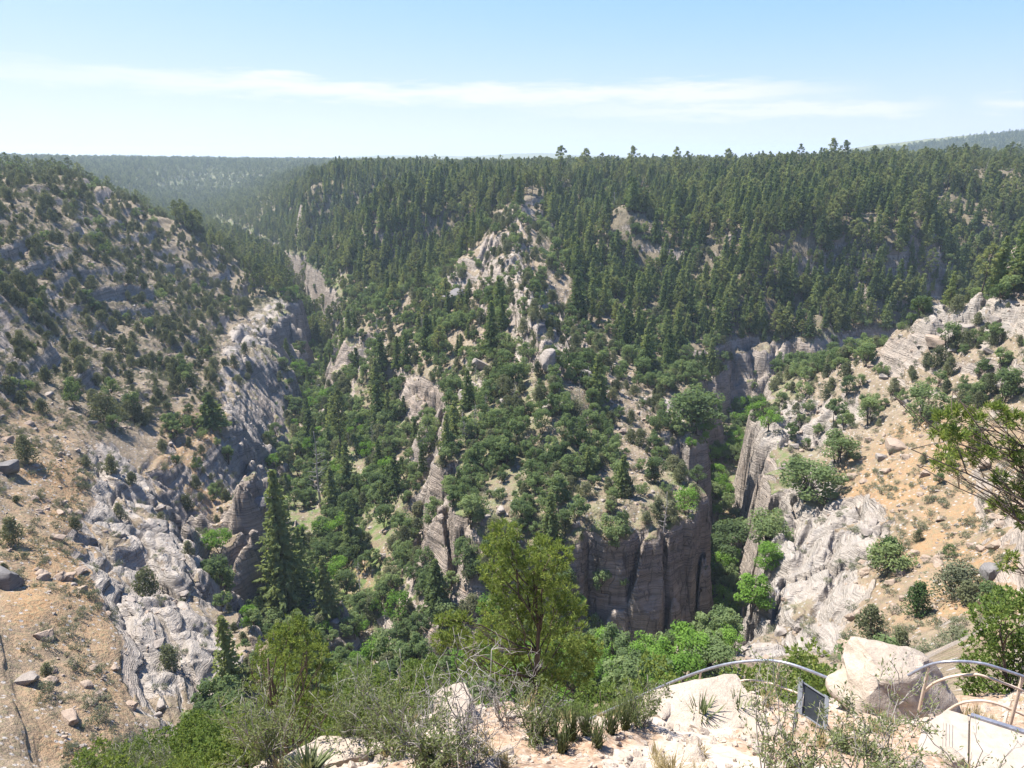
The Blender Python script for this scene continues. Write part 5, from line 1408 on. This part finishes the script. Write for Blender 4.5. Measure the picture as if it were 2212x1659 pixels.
landmark((snag(2009, 15),), 'dead_tree', 'dead tree', ('trunk',), 'tall bare dead tree beside the left canyon floor', 692, 1095, 925)
landmark((snag(2011, 11),), 'dead_tree', 'dead tree', ('trunk',), 'thin dead tree on the sandy patch right of the firs', 782, 1310, 1210)
landmark((snag(2013, 11),), 'dead_tree', 'dead tree', ('trunk',), 'pale crooked dead tree above the front cliff of the nose', 1432, 1165, 1060)
landmark((snag(2015, 9),), 'dead_tree', 'dead tree', ('trunk',), 'grey dead tree in the oaks of the ridge nose', 1006, 960, 890)
landmark((snag(2017, 9),), 'dead_tree', 'dead tree', ('trunk',), 'small dead tree left of the ridge ledges', 812, 740, 690)
landmark(fir(2019, 16, 3.4, 1.3), 'fir_tree', 'fir tree', TP, 'big green fir standing below the pale ridge ledges', 1062, 770, 655)
landmark(fir(2021, 15, 3.4, 1.3), 'fir_tree', 'fir tree', TP, 'fir on the front slope of the nose above the cliff', 1188, 1185, 1060)
landmark(juniper(2023, 4.6, 2.3, 'round_juniper', 22, 150, .13), 'juniper_tree', 'juniper', TP, 'dense round dark juniper alone on the sandy right slope', 1912, 1228, 1152)
landmark(juniper(2025, 5.4, 1.9, 'round_juniper', 22, 150, .13), 'juniper_tree', 'juniper', TP, 'dark teardrop-shaped juniper below the round one on the right slope', 1976, 1332, 1250)
landmark(juniper(2027, 4.4, 2.6, 'grey', 20, 150, .13), 'juniper_tree', 'juniper', TP, 'wide grey-green bush between the two dark junipers and the right edge', 2062, 1290, 1205, width=1.25)
landmark(juniper(2029, 4.4, 2.2, 'near_juniper', 20, 150, .13), 'juniper_tree', 'juniper', TP, 'green juniper at lower right above the big pale boulder', 2150, 1330, 1265)
landmark(broadleaf(2031, 8, 3.6, 'oak', 24, 120, .2), 'oak_tree', 'oak', TP, 'broad oak with several dark stems on the upper right slope', 1990, 912, 830, width=1.2)
landmark(broadleaf(2033, 8, 3.4, 'oak', 24, 120, .2), 'oak_tree', 'oak', TP, 'oak thicket on the right slickrock edge', 1810, 1000, 930, width=1.3)
landmark(broadleaf(2035, 8, 3.4, 'oak', 24, 120, .2), 'oak_tree', 'oak', TP, 'oak clump left of the flat-topped tan boulder', 1745, 1085, 985, width=1.4)
landmark(broadleaf(2037, 8, 3.4, 'oak', 26, 130, .2), 'oak_tree', 'oak', TP, 'large dark oak in the mouth of the right gorge', 1500, 935, 835, width=1.4)
landmark(broadleaf(2039, 9, 3.6, 'elder', 26, 130, .22), 'box_elder_tree', 'broadleaf tree', TP, 'bright green tree catching sun in the dark slot of the right gorge', 1622, 1330, 1235, width=1.0)
landmark(broadleaf(2041, 9, 3.6, 'elder', 26, 130, .22), 'box_elder_tree', 'broadleaf tree', TP, 'bright green tree beside the pale slickrock above the dark slot', 1655, 1235, 1170, width=1.1)
landmark(broadleaf(2043, 9, 3.8, 'oak', 26, 130, .22), 'oak_tree', 'oak', TP, 'big green tree filling the bend of the right gorge', 1655, 1190, 1095, width=1.1)
landmark(broadleaf(2045, 9, 3.8, 'oak', 26, 130, .22), 'oak_tree', 'oak', TP, 'green tree at the gorge bend beside the shaded nose cliff', 1570, 1215, 1125, width=1.2)
landmark(broadleaf(2047, 8, 3.8, 'oak', 26, 130, .22), 'oak_tree', 'oak', TP, 'wide green oak low in the right gorge behind the handrail', 1530, 1460, 1375, width=1.5)
landmark(juniper(2049, 5.0, 2.2, 'juniper', 20, 120, .15), 'juniper_tree', 'juniper', TP, 'round dark juniper at the left edge of the orange slope', 30, 1175, 1108)
landmark(juniper(2051, 5.0, 2.2, 'juniper', 20, 120, .15), 'juniper_tree', 'juniper', TP, 'rounded juniper higher on the orange left slope', 60, 1000, 935)
landmark(juniper(2053, 6.0, 2.8, 'juniper', 22, 130, .16), 'juniper_tree', 'juniper', TP, 'dark spreading juniper below the left ledges', 230, 915, 845, width=1.2)
landmark(fir(2055, 9, 3.2, 1.2), 'fir_tree', 'fir tree', TP, 'bushy green conifer above the orange hollow', 458, 922, 848, width=1.3)

# ------------------------------------------------------------------ plants rooted in cracks of the cliffs
def cliff_plants():
    g = np.random.default_rng(17)
    n = 0
    for poly, words_, zn, cnt in [([(1040, 1190), (1290, 1190), (1400, 1170), (1330, 1330), (1290, 1430), (1080, 1430)], "oak clinging to the nose's front cliff", 'nose_front', 15),
                             ([(620, 590), (760, 660), (760, 720), (690, 690)], 'oak clinging to the left arm cliff', 'arm_wall', 6),
                             ([(720, 740), (850, 740), (840, 840), (740, 840)], 'oak clinging to the buttress above the left floor', 'arm_wall', 5)]:
        got = 0; tries = 0
        while got < cnt and tries < 400:
            tries += 1
            u = 600 + 850 * g.random(); v = 580 + 870 * g.random()
            if not in_poly(np.array([u]), np.array([v]), poly)[0]: continue
            p = hit(u, v); q = KIND['oak']['var'][int(g.integers(0, 6))]; s = .5 + .6 * g.random()
            o = empty('oak_tree', (p.x, p.y, p.z - .2), g.random() * 6.28, float(s))
            for pn, me in zip(('crown', 'trunk'), q[0]): link(pn, me, o)
            tag(o, f'{words_}, {u / 22.12:.1f}% across, {v / 16.59:.1f}% down', 'oak', 'green oaks on the ridge and canyon floor'); got += 1
cliff_plants()

for i, (u, v, tv, lab) in enumerate([(1796, 380, 300, 'tallest skyline pine, left one of a close pair on the right rim'), (1818, 380, 304, 'tall skyline pine, right one of a close pair on the right rim'), (1722, 378, 311, 'tall pine standing above the right rim, left of the close pair'),
                                     (1205, 400, 316, 'tall pine breaking the skyline above the ridge ledges'), (1366, 395, 316, 'tall pine on the skyline right of the ridge ledges'), (1458, 394, 318, 'flat-topped pine on the skyline near the middle of the rim'), (1882, 380, 314, 'broad pine on the skyline right of the close pair'),
                                     (1262, 396, 322, 'round-topped pine on the skyline just right of the ridge'), (1480, 392, 326, 'pine beside the flat-topped skyline pine'), (1570, 388, 320, 'slim pine alone above the middle of the right rim')]):
    landmark(pine(2101 + 6 * i, 13 + i % 3, 2.3 + .2 * (i % 4)), 'pine_tree', 'pine tree', TP, lab, u, v, tv + 6, i * 1.3, 1.0)
scatter('fir', 60, 900, 9.0, 2.3, .5, 1.45, 26, 1.9, 11)
scatter('pine', 150, 2600, 4.8, 2.8, .42, 1.35, 40, 1.5, 12)
scatter('juniper', 62, 900, 7.2, 1.4, .38, 1.3, 16, 2.0, 13)
scatter('oak', 62, 620, 16.0, 1.3, .32, 1.15, 15, 2.4, 14)
scatter('elder', 62, 520, 5.0, 2.4, .55, 1.1, 20, 1.8, 15)
scatter('shrub', 40, 430, 34.0, .5, .4, 1.6, 9, 2.4, 16)
scatter('snag', 120, 620, .45, 5.0, .45, .95, 30, 2.0, 17)
for kind in ('fir', 'pine', 'juniper', 'oak', 'elder', 'shrub', 'snag'): grow(kind, 265 if kind == 'oak' else 285)
# ------------------------------------------------------------------ the air between here and the far rim
def build_haze():
    bm = bmesh.new(); bmesh.ops.create_cube(bm, size=1.0)
    me = bpy.data.meshes.new('haze'); bm.to_mesh(me); bm.free()
    m = bpy.data.materials.new('haze'); m.use_nodes = True; m.node_tree.nodes.clear(); k = NT_(m.node_tree)
    out = k.n('ShaderNodeOutputMaterial')
    pv = k.n('ShaderNodeVolumePrincipled'); pv.inputs['Color'].default_value = (0.70, 0.85, 1.0, 1); pv.inputs['Density'].default_value = HAZE; pv.inputs['Anisotropy'].default_value = 0.2
    k.t.links.new(pv.outputs[0], out.inputs['Volume'])
    me.materials.append(m)
    o = link('haze', me); zlo, zhi = float(H.min()) - 4, float(H.max()) + 30
    o.location = (0, 0, (zlo + zhi) / 2); o.scale = (17400, 17400, zhi - zlo)
    tag(o, 'thin bluish air between the viewpoint and the far rim', None, None, 'stuff')
HAZE = 0.00013
build_haze()
